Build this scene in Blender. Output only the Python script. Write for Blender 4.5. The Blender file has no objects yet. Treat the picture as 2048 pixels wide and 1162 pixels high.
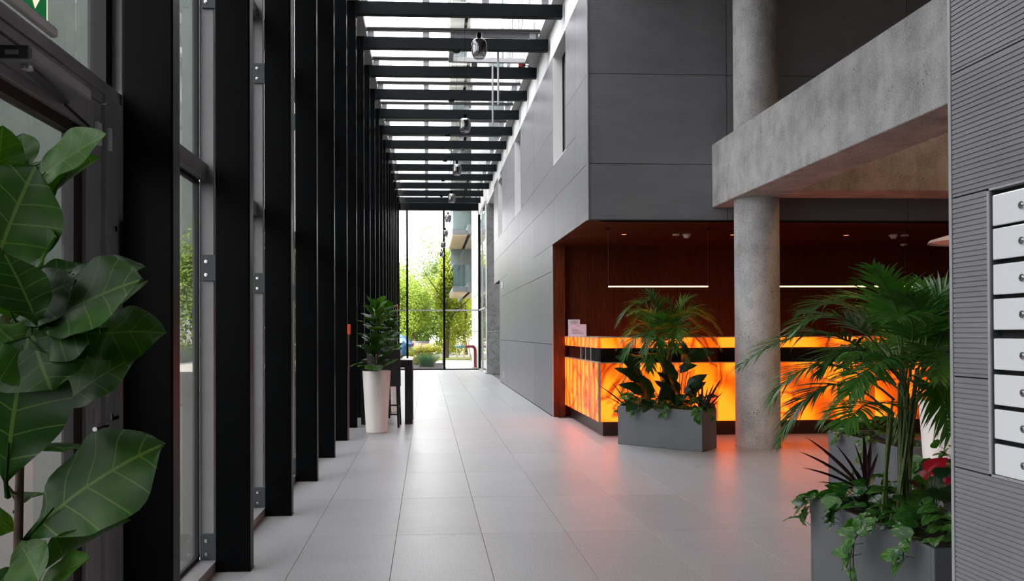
import bpy, math, random
from mathutils import Vector, Matrix
random.seed(7)
PI = math.pi
SC = bpy.context.scene
COL = SC.collection

# ------------------------------------------------------------------ camera
F_PX, YAW, PITCH, ROLL, CX, CY, EYE = 1533.0, .0526, .0079, .0038, 934.9, 654.0, 1.42
fwd = Vector((math.sin(YAW)*math.cos(PITCH), math.cos(YAW)*math.cos(PITCH), math.sin(PITCH)))
r0 = Vector((math.cos(YAW), -math.sin(YAW), 0)); u0 = r0.cross(fwd)
cr = math.cos(ROLL)*r0 - math.sin(ROLL)*u0
cu = math.sin(ROLL)*r0 + math.cos(ROLL)*u0
cam = bpy.data.cameras.new('camera'); camo = bpy.data.objects.new('camera', cam); COL.objects.link(camo)
camo.matrix_world = Matrix(((cr.x, cu.x, -fwd.x, 0), (cr.y, cu.y, -fwd.y, 0), (cr.z, cu.z, -fwd.z, EYE), (0, 0, 0, 1)))
cam.sensor_width = 36; cam.lens = F_PX*36/2048
cam.shift_x = (1024-CX)/2048; cam.shift_y = (CY-581)/2048
cam.clip_start = .05; cam.clip_end = 500
SC.camera = camo
def at(x, y, Y):
    """a point of the place seen at pixel (x, y) of the photograph, at distance Y along the hall"""
    d = fwd*F_PX + cr*(x-CX) - cu*(y-CY)
    return Vector((0, 0, EYE)) + d*(Y/d.y)

# ------------------------------------------------------------------ light
w = bpy.data.worlds.new('sky'); SC.world = w; w.use_nodes = True
bg = w.node_tree.nodes['Background']; bg.inputs[0].default_value = (1, .985, 1, 1); bg.inputs[1].default_value = 10.5
sl = bpy.data.lights.new('sun', 'SUN'); sl.energy = 32.0; sl.angle = .02; sl.color = (1, .93, .8)
so = bpy.data.objects.new('sun', sl); COL.objects.link(so)
so.rotation_euler = Vector((.02, .75, -.52)).to_track_quat('-Z', 'Y').to_euler()
SC.view_settings.view_transform = 'Standard'; SC.view_settings.look = 'None'
SC.view_settings.exposure = 0.0; SC.view_settings.gamma = 1.0; SC.view_settings.use_curve_mapping = False
try:
    SC.cycles.use_denoising = True
    SC.cycles.max_bounces = 8; SC.cycles.diffuse_bounces = 5; SC.cycles.glossy_bounces = 4
    SC.cycles.transparent_max_bounces = 24; SC.cycles.caustics_reflective = False; SC.cycles.caustics_refractive = False
    SC.cycles.sample_clamp_indirect = 6
except Exception:
    pass

# ------------------------------------------------------------------ materials
def newmat(name):
    m = bpy.data.materials.new(name); m.use_nodes = True
    t = m.node_tree; p = t.nodes['Principled BSDF']
    return m, t, p
def nd(t, typ, **kw):
    n = t.nodes.new(typ)
    for k, v in kw.items():
        if k.startswith('i_'):
            key = k[2:]; key = int(key) if key.isdigit() else key.replace('_', ' ')
            n.inputs[key].default_value = v
        else: setattr(n, k, v)
    return n
def ramp(t, fac, stops):
    r = t.nodes.new('ShaderNodeValToRGB'); e = r.color_ramp.elements
    while len(e) < len(stops): e.new(.5)
    for q, (pos, c) in zip(e, stops):
        q.position = pos; q.color = (*c, 1) if len(c) == 3 else c
    t.links.new(fac, r.inputs[0]); return r
def plain(name, c, rough=.5, metal=0., spec=.5, coat=0.):
    m, t, p = newmat(name)
    p.inputs['Base Color'].default_value = (*c, 1); p.inputs['Roughness'].default_value = rough
    p.inputs['Metallic'].default_value = metal; p.inputs['Specular IOR Level'].default_value = spec
    if coat: p.inputs['Coat Weight'].default_value = coat; p.inputs['Coat Roughness'].default_value = .08
    return m
def noisy(name, c1, c2, scale=3, detail=5, rough=(.4, .55), stretch=(1, 1, 1), bump=0., bscale=60, metal=0., spec=.5, obj=False, rnd=0.):
    m, t, p = newmat(name); L = t.links.new
    if obj: src = nd(t, 'ShaderNodeTexCoord').outputs['Object']
    else: src = nd(t, 'ShaderNodeNewGeometry').outputs['Position']
    mp = nd(t, 'ShaderNodeMapping'); mp.inputs['Scale'].default_value = stretch; L(src, mp.inputs[0])
    n = nd(t, 'ShaderNodeTexNoise', i_Scale=scale, i_Detail=detail); L(mp.outputs[0], n.inputs['Vector'])
    r = ramp(t, n.outputs['Fac'], [(.3, c1), (.7, c2)])
    col = r.outputs[0]
    if rnd:
        oi = nd(t, 'ShaderNodeObjectInfo'); mr = nd(t, 'ShaderNodeMapRange'); mr.inputs['To Min'].default_value = 1-rnd; mr.inputs['To Max'].default_value = 1+rnd
        L(oi.outputs['Random'], mr.inputs['Value'])
        mx = nd(t, 'ShaderNodeVectorMath', operation='SCALE'); L(col, mx.inputs[0]); L(mr.outputs[0], mx.inputs['Scale']); col = mx.outputs[0]
    L(col, p.inputs['Base Color'])
    rr = nd(t, 'ShaderNodeMapRange'); rr.inputs['To Min'].default_value = rough[0]; rr.inputs['To Max'].default_value = rough[1]
    L(n.outputs['Fac'], rr.inputs['Value']); L(rr.outputs[0], p.inputs['Roughness'])
    p.inputs['Metallic'].default_value = metal; p.inputs['Specular IOR Level'].default_value = spec
    if bump:
        b = nd(t, 'ShaderNodeBump', i_Strength=bump, i_Distance=.01); n2 = nd(t, 'ShaderNodeTexNoise', i_Scale=bscale, i_Detail=4)
        L(mp.outputs[0], n2.inputs['Vector']); L(n2.outputs['Fac'], b.inputs['Height']); L(b.outputs[0], p.inputs['Normal'])
    return m
def emit(name, c, s):
    m, t, p = newmat(name); p.inputs['Base Color'].default_value = (*c, 1)
    p.inputs['Emission Color'].default_value = (*c, 1); p.inputs['Emission Strength'].default_value = s
    return m
def glass(name, tint, base=.04, rough=0.):
    m, t, p = newmat(name); t.nodes.remove(p); L = t.links.new
    out = t.nodes['Material Output']
    tr = nd(t, 'ShaderNodeBsdfTransparent'); tr.inputs[0].default_value = (*tint, 1)
    gl = nd(t, 'ShaderNodeBsdfGlossy'); gl.inputs['Roughness'].default_value = rough
    lw = nd(t, 'ShaderNodeLayerWeight', i_Blend=.5)
    pw = nd(t, 'ShaderNodeMath', operation='POWER'); pw.inputs[1].default_value = 5; L(lw.outputs['Facing'], pw.inputs[0])
    mr = nd(t, 'ShaderNodeMapRange'); mr.inputs['To Min'].default_value = base; mr.inputs['To Max'].default_value = 1; L(pw.outputs[0], mr.inputs['Value'])
    mx = nd(t, 'ShaderNodeMixShader'); L(mr.outputs[0], mx.inputs[0]); L(tr.outputs[0], mx.inputs[1]); L(gl.outputs[0], mx.inputs[2])
    L(mx.outputs[0], out.inputs[0]); return m
def leafmat(name, dark, light, vein, rough=.35, trans=.25, nlat=7., varie=None, veinw=.035, spec=.4):
    m, t, p = newmat(name); L = t.links.new
    out = t.nodes['Material Output']
    uv = nd(t, 'ShaderNodeUVMap'); sp = nd(t, 'ShaderNodeSeparateXYZ'); L(uv.outputs[0], sp.inputs[0])
    oi = nd(t, 'ShaderNodeObjectInfo')
    geo = nd(t, 'ShaderNodeNewGeometry')
    n = nd(t, 'ShaderNodeTexNoise', i_Scale=9., i_Detail=3); L(geo.outputs['Position'], n.inputs['Vector'])
    ad = nd(t, 'ShaderNodeMath', operation='ADD'); L(n.outputs['Fac'], ad.inputs[0])
    ms = nd(t, 'ShaderNodeMath', operation='MULTIPLY_ADD'); ms.inputs[1].default_value = .7; ms.inputs[2].default_value = -.35
    L(oi.outputs['Random'], ms.inputs[0]); L(ms.outputs[0], ad.inputs[1])
    base = ramp(t, ad.outputs[0], [(.25, dark), (.8, light)]).outputs[0]
    if varie:
        mp = nd(t, 'ShaderNodeMapping'); mp.inputs['Scale'].default_value = (1.2, 5, 1); L(uv.outputs[0], mp.inputs[0])
        ofs = nd(t, 'ShaderNodeVectorMath', operation='ADD'); L(mp.outputs[0], ofs.inputs[0])
        cmb = nd(t, 'ShaderNodeCombineXYZ'); ml = nd(t, 'ShaderNodeMath', operation='MULTIPLY'); ml.inputs[1].default_value = 37; L(oi.outputs['Random'], ml.inputs[0]); L(ml.outputs[0], cmb.inputs[0]); L(cmb.outputs[0], ofs.inputs[1])
        n2 = nd(t, 'ShaderNodeTexNoise', i_Scale=2.2, i_Detail=3); L(ofs.outputs[0], n2.inputs['Vector'])
        r2 = ramp(t, n2.outputs['Fac'], [(.56, (0, 0, 0)), (.66, (1, 1, 1))])
        mv = nd(t, 'ShaderNodeMix', data_type='RGBA'); L(r2.outputs[0], mv.inputs[0]); L(base, mv.inputs[6]); mv.inputs[7].default_value = (*varie, 1); base = mv.outputs[2]
    # veins: midrib at v = .5, laterals swept forward
    sv = nd(t, 'ShaderNodeMath', operation='SUBTRACT'); sv.inputs[1].default_value = .5; L(sp.outputs[1], sv.inputs[0])
    av = nd(t, 'ShaderNodeMath', operation='ABSOLUTE'); L(sv.outputs[0], av.inputs[0])
    mid = nd(t, 'ShaderNodeMath', operation='LESS_THAN'); mid.inputs[1].default_value = veinw*.5; L(av.outputs[0], mid.inputs[0])
    if nlat:
        a1 = nd(t, 'ShaderNodeMath', operation='MULTIPLY'); a1.inputs[1].default_value = nlat; L(sp.outputs[0], a1.inputs[0])
        a2 = nd(t, 'ShaderNodeMath', operation='MULTIPLY_ADD'); a2.inputs[1].default_value = -nlat*.42; L(av.outputs[0], a2.inputs[0]); L(a1.outputs[0], a2.inputs[2])
        fr = nd(t, 'ShaderNodeMath', operation='FRACT'); L(a2.outputs[0], fr.inputs[0])
        lt = nd(t, 'ShaderNodeMath', operation='LESS_THAN'); lt.inputs[1].default_value = veinw*nlat*.28; L(fr.outputs[0], lt.inputs[0])
        mxm = nd(t, 'ShaderNodeMath', operation='MAXIMUM'); L(mid.outputs[0], mxm.inputs[0]); L(lt.outputs[0], mxm.inputs[1]); vm = mxm.outputs[0]
    else: vm = mid.outputs[0]
    sc = nd(t, 'ShaderNodeMath', operation='MULTIPLY'); sc.inputs[1].default_value = .75; L(vm, sc.inputs[0])
    mv = nd(t, 'ShaderNodeMix', data_type='RGBA'); L(sc.outputs[0], mv.inputs[0]); L(base, mv.inputs[6]); mv.inputs[7].default_value = (*vein, 1)
    colr = mv.outputs[2]
    L(colr, p.inputs['Base Color']); p.inputs['Roughness'].default_value = rough; p.inputs['Specular IOR Level'].default_value = spec
    b = nd(t, 'ShaderNodeBump', i_Strength=.25, i_Distance=.004); L(vm, b.inputs['Height']); L(b.outputs[0], p.inputs['Normal'])
    if trans:
        tl = nd(t, 'ShaderNodeBsdfTranslucent')
        hs = nd(t, 'ShaderNodeHueSaturation', i_Value=1.6, i_Saturation=1.15); L(colr, hs.inputs['Color']); L(hs.outputs[0], tl.inputs[0])
        mx = nd(t, 'ShaderNodeMixShader'); mx.inputs[0].default_value = trans; L(p.outputs[0], mx.inputs[1]); L(tl.outputs[0], mx.inputs[2]); L(mx.outputs[0], out.inputs[0])
    return m

M = {}
def terrazzo():
    m, t, p = newmat('terrazzo'); L = t.links.new
    g = nd(t, 'ShaderNodeNewGeometry'); oi = nd(t, 'ShaderNodeObjectInfo')
    n = nd(t, 'ShaderNodeTexNoise', i_Scale=170., i_Detail=3); L(g.outputs['Position'], n.inputs['Vector'])
    v = nd(t, 'ShaderNodeTexVoronoi', i_Scale=120.); L(g.outputs['Position'], v.inputs['Vector'])
    r1 = ramp(t, n.outputs['Fac'], [(.33, (.2, .204, .213)), (.5, (.337, .345, .355)), (.68, (.495, .505, .52))])
    r2 = ramp(t, v.outputs['Distance'], [(.1, (.62, .62, .63)), (.35, (1, 1, 1))])
    mx = nd(t, 'ShaderNodeMix', data_type='RGBA', blend_type='MULTIPLY'); mx.inputs[0].default_value = .8
    L(r1.outputs[0], mx.inputs[6]); L(r2.outputs[0], mx.inputs[7])
    n3 = nd(t, 'ShaderNodeTexNoise', i_Scale=1.3, i_Detail=4); L(g.outputs['Position'], n3.inputs['Vector'])
    ad = nd(t, 'ShaderNodeMath', operation='MULTIPLY_ADD'); ad.inputs[1].default_value = .09; L(oi.outputs['Random'], ad.inputs[0])
    mr = nd(t, 'ShaderNodeMapRange'); mr.inputs['To Min'].default_value = .86; mr.inputs['To Max'].default_value = 1.06; L(n3.outputs['Fac'], mr.inputs['Value']); L(mr.outputs[0], ad.inputs[2])
    sc = nd(t, 'ShaderNodeVectorMath', operation='SCALE'); L(mx.outputs[2], sc.inputs[0]); L(ad.outputs[0], sc.inputs['Scale'])
    L(sc.outputs[0], p.inputs['Base Color'])
    mp = nd(t, 'ShaderNodeMapping'); mp.inputs['Scale'].default_value = (1.5, 9, 1); L(g.outputs['Position'], mp.inputs[0])
    n4 = nd(t, 'ShaderNodeTexNoise', i_Scale=2., i_Detail=5); L(mp.outputs[0], n4.inputs['Vector'])
    m2 = nd(t, 'ShaderNodeMapRange'); m2.inputs['To Min'].default_value = .27; m2.inputs['To Max'].default_value = .46; L(n4.outputs['Fac'], m2.inputs['Value'])
    L(m2.outputs[0], p.inputs['Roughness']); p.inputs['Specular IOR Level'].default_value = .36
    return m
def concrete(name, c1, c2):
    m, t, p = newmat(name); L = t.links.new
    g = nd(t, 'ShaderNodeNewGeometry')
    n1 = nd(t, 'ShaderNodeTexNoise', i_Scale=3.2, i_Detail=8, i_Roughness=.65); L(g.outputs['Position'], n1.inputs['Vector'])
    mp = nd(t, 'ShaderNodeMapping'); mp.inputs['Scale'].default_value = (9, 9, .9); L(g.outputs['Position'], mp.inputs[0])
    n2 = nd(t, 'ShaderNodeTexNoise', i_Scale=1., i_Detail=4); L(mp.outputs[0], n2.inputs['Vector'])
    n3 = nd(t, 'ShaderNodeTexNoise', i_Scale=75., i_Detail=3); L(g.outputs['Position'], n3.inputs['Vector'])
    a = nd(t, 'ShaderNodeMath', operation='MULTIPLY_ADD'); a.inputs[1].default_value = .3; L(n2.outputs['Fac'], a.inputs[0]); 
    b = nd(t, 'ShaderNodeMath', operation='MULTIPLY_ADD'); b.inputs[1].default_value = .8; L(n3.outputs['Fac'], b.inputs[0]); L(n1.outputs['Fac'], b.inputs[2])
    L(b.outputs[0], a.inputs[2])
    dv = nd(t, 'ShaderNodeMath', operation='MULTIPLY'); dv.inputs[1].default_value = .476; L(a.outputs[0], dv.inputs[0])
    r = ramp(t, dv.outputs[0], [(.4, c1), (.6, c2)])
    v = nd(t, 'ShaderNodeTexVoronoi', i_Scale=26.); L(g.outputs['Position'], v.inputs['Vector'])
    sel = nd(t, 'ShaderNodeTexNoise', i_Scale=4.); L(g.outputs['Position'], sel.inputs['Vector'])
    th = nd(t, 'ShaderNodeMapRange'); th.inputs['From Min'].default_value = .45; th.inputs['From Max'].default_value = .75; th.inputs['To Min'].default_value = .0; th.inputs['To Max'].default_value = .24; L(sel.outputs['Fac'], th.inputs['Value'])
    pit = nd(t, 'ShaderNodeMath', operation='LESS_THAN'); L(v.outputs['Distance'], pit.inputs[0]); L(th.outputs[0], pit.inputs[1])
    mx = nd(t, 'ShaderNodeMix', data_type='RGBA'); L(pit.outputs[0], mx.inputs[0]); L(r.outputs[0], mx.inputs[6]); mx.inputs[7].default_value = (c1[0]*.35, c1[1]*.35, c1[2]*.35, 1)
    L(mx.outputs[2], p.inputs['Base Color']); p.inputs['Roughness'].default_value = .75
    sb = nd(t, 'ShaderNodeMath', operation='SUBTRACT'); L(n3.outputs['Fac'], sb.inputs[0]); L(pit.outputs[0], sb.inputs[1])
    bp = nd(t, 'ShaderNodeBump', i_Strength=.5, i_Distance=.006); L(sb.outputs[0], bp.inputs['Height']); L(bp.outputs[0], p.inputs['Normal'])
    return m
def onyx(name, pale):
    m, t, p = newmat(name); L = t.links.new
    g = nd(t, 'ShaderNodeNewGeometry'); oi = nd(t, 'ShaderNodeObjectInfo')
    cm = nd(t, 'ShaderNodeVectorMath', operation='MULTIPLY_ADD'); cm.inputs[1].default_value = (1, 1, 1)
    k = nd(t, 'ShaderNodeVectorMath', operation='SCALE'); k.inputs[0].default_value = (7.3, 5.1, 3.7); L(oi.outputs['Random'], k.inputs['Scale'])
    L(g.outputs['Position'], cm.inputs[0]); L(k.outputs[0], cm.inputs[2])
    wv = nd(t, 'ShaderNodeTexWave', wave_type='BANDS', bands_direction='Y' if pale else 'DIAGONAL', i_Scale=1.1 if pale else .55, i_Distortion=4.5 if pale else 8., i_Detail=2., i_Detail_Scale=.8)
    L(cm.outputs[0], wv.inputs['Vector'])
    n = nd(t, 'ShaderNodeTexNoise', i_Scale=1.1, i_Detail=4, i_Distortion=.6); L(cm.outputs[0], n.inputs['Vector'])
    ml = nd(t, 'ShaderNodeMath', operation='MULTIPLY_ADD'); ml.inputs[1].default_value = .45; L(wv.outputs['Fac'], ml.inputs[0])
    m2 = nd(t, 'ShaderNodeMath', operation='MULTIPLY'); m2.inputs[1].default_value = .75; L(n.outputs['Fac'], m2.inputs[0]); L(m2.outputs[0], ml.inputs[2])
    if pale: st = [(.32,(.2,.022,.0008)),(.48,(.5,.046,.0018)),(.62,(.9,.083,.0045)),(.8,(1,.112,.012))]
    else: st = [(.26,(.1,.01,.0007)),(.4,(.38,.038,.001)),(.54,(.82,.088,.0018)),(.78,(1,.122,.006))]
    r = ramp(t, ml.outputs[0], st)
    n2 = nd(t, 'ShaderNodeTexNoise', i_Scale=1.3, i_Detail=3, i_Distortion=.9); L(cm.outputs[0], n2.inputs['Vector'])
    s = nd(t, 'ShaderNodeMath', operation='SUBTRACT'); s.inputs[1].default_value = .5; L(n2.outputs['Fac'], s.inputs[0])
    ab = nd(t, 'ShaderNodeMath', operation='ABSOLUTE'); L(s.outputs[0], ab.inputs[0])
    vr = ramp(t, ab.outputs[0], [(.0, (.12, .1, .2)), (.014, (.4, .34, .45)), (.05, (1, 1, 1))])
    mx = nd(t, 'ShaderNodeMix', data_type='RGBA', blend_type='MULTIPLY'); mx.inputs[0].default_value = 1; L(r.outputs[0], mx.inputs[6]); L(vr.outputs[0], mx.inputs[7])
    L(mx.outputs[2], p.inputs['Emission Color']); p.inputs['Emission Strength'].default_value = 4.2
    p.inputs['Base Color'].default_value = (.2, .07, .01, 1); p.inputs['Roughness'].default_value = .32; p.inputs['Specular IOR Level'].default_value = .22
    return m
M['tile'] = terrazzo()
M['grout'] = plain('grout', (.1, .1, .1), .9)
M['panel'] = noisy('fibre_cement', (.215, .214, .226), (.25, .249, .263), 2.4, 6, (.38, .46), (1, 1, 2.2), .12, 90, spec=.5, rnd=.06)
M['backing'] = plain('panel_backing', (.012, .012, .013), .9)
M['black'] = noisy('black_paint', (.0018, .0022, .0025), (.0024, .003, .0034), 6, 3, (.3, .34), spec=.05)
M['beam'] = noisy('beam_paint', (.003, .0045, .0055), (.0045, .0065, .0075), 5, 3, (.42, .48), spec=.08)
M['alu'] = noisy('grey_aluminium', (.27, .27, .278), (.3, .3, .308), 8, 3, (.36, .46), spec=.5)
M['alu_light'] = noisy('pale_aluminium', (.34, .34, .345), (.4, .4, .4), 8, 3, (.4, .5))
M['bracket'] = plain('bracket_paint', (.045, .055, .058), .45)
M['steel'] = plain('steel', (.65, .65, .66), .25, 1.)
M['white'] = noisy('white_plaster', (.72, .72, .71), (.78, .78, .77), 3, 3, (.7, .8))
M['white_plastic'] = plain('white_plastic', (.75, .75, .75), .4)
M['white_gloss'] = plain('mailbox_white', (.86, .88, .9), .08, 0, .6, .6)
M['rubber'] = plain('rubber', (.004, .004, .004), .6)
M['concrete'] = concrete('concrete', (.25, .248, .245), (.48, .476, .468))
M['wood'] = noisy('dark_veneer', (.062, .012, .004), (.118, .026, .008), 7, 6, (.42, .5), (6, 6, .35), .05, 40, spec=.15, rnd=.14)
M['slat'] = noisy('ceiling_veneer', (.1, .022, .008), (.16, .04, .014), 7, 5, (.45, .5), (.6, 6, 6), spec=.15, rnd=.1)
M['onyx'] = onyx('onyx', False); M['onyx_pale'] = onyx('onyx_pale', True)
M['edge'] = plain('onyx_edge', (.55, .4, .28), .3, .3)
M['dark_gloss'] = plain('dark_glass', (.006, .006, .007), .06, 0, .6)
M['plinth'] = plain('plinth', (.012, .012, .013), .35)
M['planter'] = noisy('planter_grey', (.1, .105, .112), (.118, .123, .131), 4, 3, (.4, .5))
M['soil'] = noisy('soil', (.012, .009, .006), (.03, .022, .015), 40, 4, (.9, .95), bump=.6)
M['pot'] = noisy('pot_cream', (.72, .66, .62), (.78, .72, .68), 3, 2, (.35, .45))
M['glass'] = glass('clear_glass', (.94, .945, .95), .05)
M['roof_glass'] = glass('roof_glass', (.88, .885, .895), .05)
M['glass_tint'] = glass('tinted_glass', (.55, .555, .56), .08)
M['rail_glass'] = glass('rail_glass', (.75, .86, .84), .06)
M['smoke'] = glass('smoked_glass', (.5, .5, .52), .3, .02)
M['exit_green'] = emit('exit_green', (.0, .13, .035), .7)
M['exit_white'] = emit('exit_white', (.95, .82, .62), 1.)
M['lamp'] = emit('lamp_strip', (1, .6, .25), 6.)
M['warm_glow'] = emit('warm_glow', (1, .62, .32), 2.)
M['spot'] = emit('downlight_glow', (1, .3, .14), 2.2)
M['red'] = plain('red_plastic', (.7, .02, .015), .4)
M['orange'] = plain('orange_plastic', (.75, .1, .015), .4)
M['conduit'] = plain('conduit', (.33, .24, .2), .45)
M['paper'] = plain('paper', (.72, .66, .66), .6)
M['pink_paper'] = plain('pink_paper', (.72, .48, .55), .6)
M['ink'] = plain('ink', (.2, .12, .14), .7)
M['fig'] = leafmat('fig_leaf', (.012, .048, .006), (.04, .115, .012), (.1, .18, .035), .4, .3, 6., spec=.25)
M['palm'] = leafmat('palm_leaf', (.03, .105, .016), (.075, .2, .03), (.05, .14, .03), .36, .35, 0, veinw=.02)
M['palm_stem'] = noisy('palm_stem', (.05, .09, .015), (.1, .14, .03), 30, 3, (.4, .5))
M['pothos'] = leafmat('pothos_leaf', (.016, .075, .014), (.04, .14, .022), (.05, .15, .03), .32, .25, 0, varie=(.2, .34, .035), veinw=.03)
M['philo'] = leafmat('philodendron_leaf', (.007, .025, .008), (.015, .05, .014), (.03, .08, .025), .3, .15, 6.)
M['cordyline'] = leafmat('cordyline_leaf', (.018, .006, .010), (.045, .014, .02), (.06, .02, .025), .35, .1, 0, veinw=.05)
M['spathe'] = leafmat('anthurium_spathe', (.3, .004, .012), (.5, .012, .03), (.4, .02, .03), .22, .2, 0)
M['pink_flower'] = leafmat('pink_flower', (.45, .03, .08), (.6, .1, .15), (.5, .1, .1), .4, .2, 0)
M['bark'] = noisy('bark', (.05, .03, .018), (.12, .075, .045), 18, 5, (.8, .9), (1, 1, .3), .5, 50)
M['tree1'] = leafmat('tree_leaf', (.09, .15, .018), (.38, .42, .04), (.2, .25, .05), .5, .45, 0)
M['tree2'] = leafmat('tree_leaf_dark', (.05, .1, .02), (.2, .27, .05), (.1, .15, .05), .5, .4, 0)
M['tree3'] = leafmat('tree_leaf_yellow', (.16, .2, .012), (.4, .38, .02), (.2, .25, .03), .5, .4, 0)
M['grass'] = leafmat('grass_blade', (.03, .11, .03), (.07, .2, .04), (.05, .14, .03), .5, .3, 0)
M['ground'] = noisy('paving_outside', (.36, .35, .33), (.44, .43, .41), 6, 5, (.8, .9))
M['lawn'] = noisy('lawn', (.12, .18, .02), (.25, .28, .03), 30, 5, (.9, .95))
M['render'] = noisy('white_render', (.66, .66, .65), (.72, .72, .71), 2, 4, (.7, .8))
M['facade_glass'] = plain('facade_glass', (.2, .24, .245), .25)
M['facade'] = noisy('green_grey_render', (.1, .125, .108), (.13, .155, .135), 2, 4, (.7, .8))
M['asphalt'] = noisy('asphalt', (.02, .022, .021), (.034, .035, .034), 30, 4, (.85, .95))
M['beige'] = noisy('beige_soffit', (.5, .38, .27), (.58, .45, .33), 3, 3, (.6, .7))
M['greysteel'] = plain('grey_steel', (.12, .13, .14), .5)
M['car_paint'] = plain('blue_car_paint', (.03, .1, .2), .2, .4, .5, .8)
M['tyre'] = plain('tyre', (.012, .012, .012), .8)
M['tail'] = plain('tail_light', (.5, .01, .02), .15)
M['pipe_red'] = plain('red_pipe_paint', (.26, .025, .03), .4)
M['pipe_green'] = plain('green_valve', (.15, .3, .27), .4)
M['stake'] = plain('timber_stake', (.5, .38, .22), .8)
M['leather'] = plain('black_leather', (.009, .0085, .0085), .4)
M['table'] = noisy('black_wood', (.008, .0075, .007), (.012, .011, .01), 20, 3, (.3, .4))

# ------------------------------------------------------------------ mesh helpers
class MB:
    def __init__(s, off=(0, 0, 0)):
        s.v = []; s.f = []; s.mi = []; s.uv = []; s.sm = []; s.o = Vector(off); s.cur = 0
    def add(s, vs, fs, uvs=None, smooth=False):
        b = len(s.v); s.v += [Vector(q)-s.o for q in vs]
        s.uv += uvs if uvs else [(0, 0)]*len(vs)
        for f in fs: s.f.append([b+i for i in f]); s.mi.append(s.cur); s.sm.append(smooth)
        return s
    def box(s, x0, x1, y0, y1, z0, z1):
        return s.add([(x0, y0, z0), (x1, y0, z0), (x1, y1, z0), (x0, y1, z0), (x0, y0, z1), (x1, y0, z1), (x1, y1, z1), (x0, y1, z1)],
                     [(0, 3, 2, 1), (4, 5, 6, 7), (0, 1, 5, 4), (1, 2, 6, 5), (2, 3, 7, 6), (3, 0, 4, 7)])
    def obox(s, p0, p1, wx, wz, up=(0, 0, 1)):
        """bar from p0 to p1 with width wx and depth wz"""
        p0, p1 = Vector(p0), Vector(p1); d = (p1-p0).normalized(); up = Vector(up)
        if abs(d.dot(up)) > .99: up = Vector((0, 1, 0))
        a = d.cross(up).normalized()*wx/2; b = a.cross(d).normalized()*wz/2
        vs = [p+i*a+j*b for p in (p0, p1) for i, j in ((-1, -1), (1, -1), (1, 1), (-1, 1))]
        return s.add(vs, [(0, 1, 2, 3), (7, 6, 5, 4), (0, 4, 5, 1), (1, 5, 6, 2), (2, 6, 7, 3), (3, 7, 4, 0)])
    def tube(s, pts, r, n=8, cap=True):
        pts = [Vector(p) for p in pts]; rs = r if isinstance(r, (list, tuple)) else [r]*len(pts)
        vs = []; m = len(pts)
        for i, p in enumerate(pts):
            d = (pts[min(i+1, m-1)]-pts[max(i-1, 0)]).normalized()
            a = d.cross(Vector((0, 0, 1)) if abs(d.z) < .9 else Vector((1, 0, 0))).normalized(); b = d.cross(a)
            vs += [p+(a*math.cos(2*PI*k/n)+b*math.sin(2*PI*k/n))*rs[i] for k in range(n)]
        fs = [(i*n+k, i*n+(k+1) % n, (i+1)*n+(k+1) % n, (i+1)*n+k) for i in range(m-1) for k in range(n)]
        s.add(vs, fs, None, True)
        if cap:
            s.add(vs[:n], [tuple(range(n))[::-1]]); s.add(vs[-n:], [tuple(range(n))])
        return s
    def lathe(s, prof, c, n=32, smooth=True):
        """prof: list of (r, z); a None splits the shading"""
        runs = [[]]
        for q in prof:
            if q is None: runs.append([runs[-1][-1]])
            else: runs[-1].append(q)
        c = Vector(c)
        for run in runs:
            vs = [c+Vector((r*math.cos(2*PI*k/n), r*math.sin(2*PI*k/n), z)) for r, z in run for k in range(n)]
            s.add(vs, [(i*n+k, i*n+(k+1) % n, (i+1)*n+(k+1) % n, (i+1)*n+k) for i in range(len(run)-1) for k in range(n)], None, smooth)
        return s
    def mesh(s, name, mats):
        me = bpy.data.meshes.new(name); me.from_pydata([tuple(v) for v in s.v], [], s.f)
        for m in (mats if isinstance(mats, (list, tuple)) else [mats]): me.materials.append(M[m] if isinstance(m, str) else m)
        me.polygons.foreach_set('material_index', s.mi); me.polygons.foreach_set('use_smooth', s.sm)
        if any(u != (0, 0) for u in s.uv):
            ul = me.uv_layers.new(name='UVMap'); li = [0]*len(me.loops); me.loops.foreach_get('vertex_index', li)
            ul.data.foreach_set('uv', [c for i in li for c in s.uv[i]])
        me.update(); return me
    def build(s, name, mats, parent=None, loc=(0, 0, 0), rz=0):
        return link(name, s.mesh(name, mats), parent, loc, rz)
def link(name, me, parent=None, loc=(0, 0, 0), rz=0):
    o = bpy.data.objects.new(name, me); COL.objects.link(o); o.location = loc; o.rotation_euler = (0, 0, rz)
    if parent: o.parent = parent
    return o
def bev(o, wd=.004, seg=2):
    b = o.modifiers.new('bevel', 'BEVEL'); b.width = wd; b.segments = seg; b.limit_method = 'ANGLE'; b.angle_limit = .6
    return o
def tag(o, label=None, cat=None, group=None, kind=None):
    if label: o['label'] = label
    if cat: o['category'] = cat
    if group: o['group'] = group
    if kind: o['kind'] = kind
    return o
def thing(name, label, cat, loc=(0, 0, 0), rz=0, group=None):
    return tag(link(name, None, None, loc, rz), label, cat, group, 'thing')
def struct(name, loc=(0, 0, 0)): return tag(link(name, None, None, loc), kind='structure')
def dup(root, loc, rz=None, label=None):
    r = root.copy(); COL.objects.link(r); r.location = loc
    if rz is not None: r.rotation_euler = (0, 0, rz)
    if label: r['label'] = label
    for ch in list(root.children):
        c = ch.copy(); COL.objects.link(c); c.parent = r
        for g in list(ch.children):
            d = g.copy(); COL.objects.link(d); d.parent = c
    return r
def bx(name, b, mat, parent, bevel=0, off=(0, 0, 0)):
    o = MB(off).box(*b).build(name, mat, parent)
    if bevel: bev(o, bevel)
    return o
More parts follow.
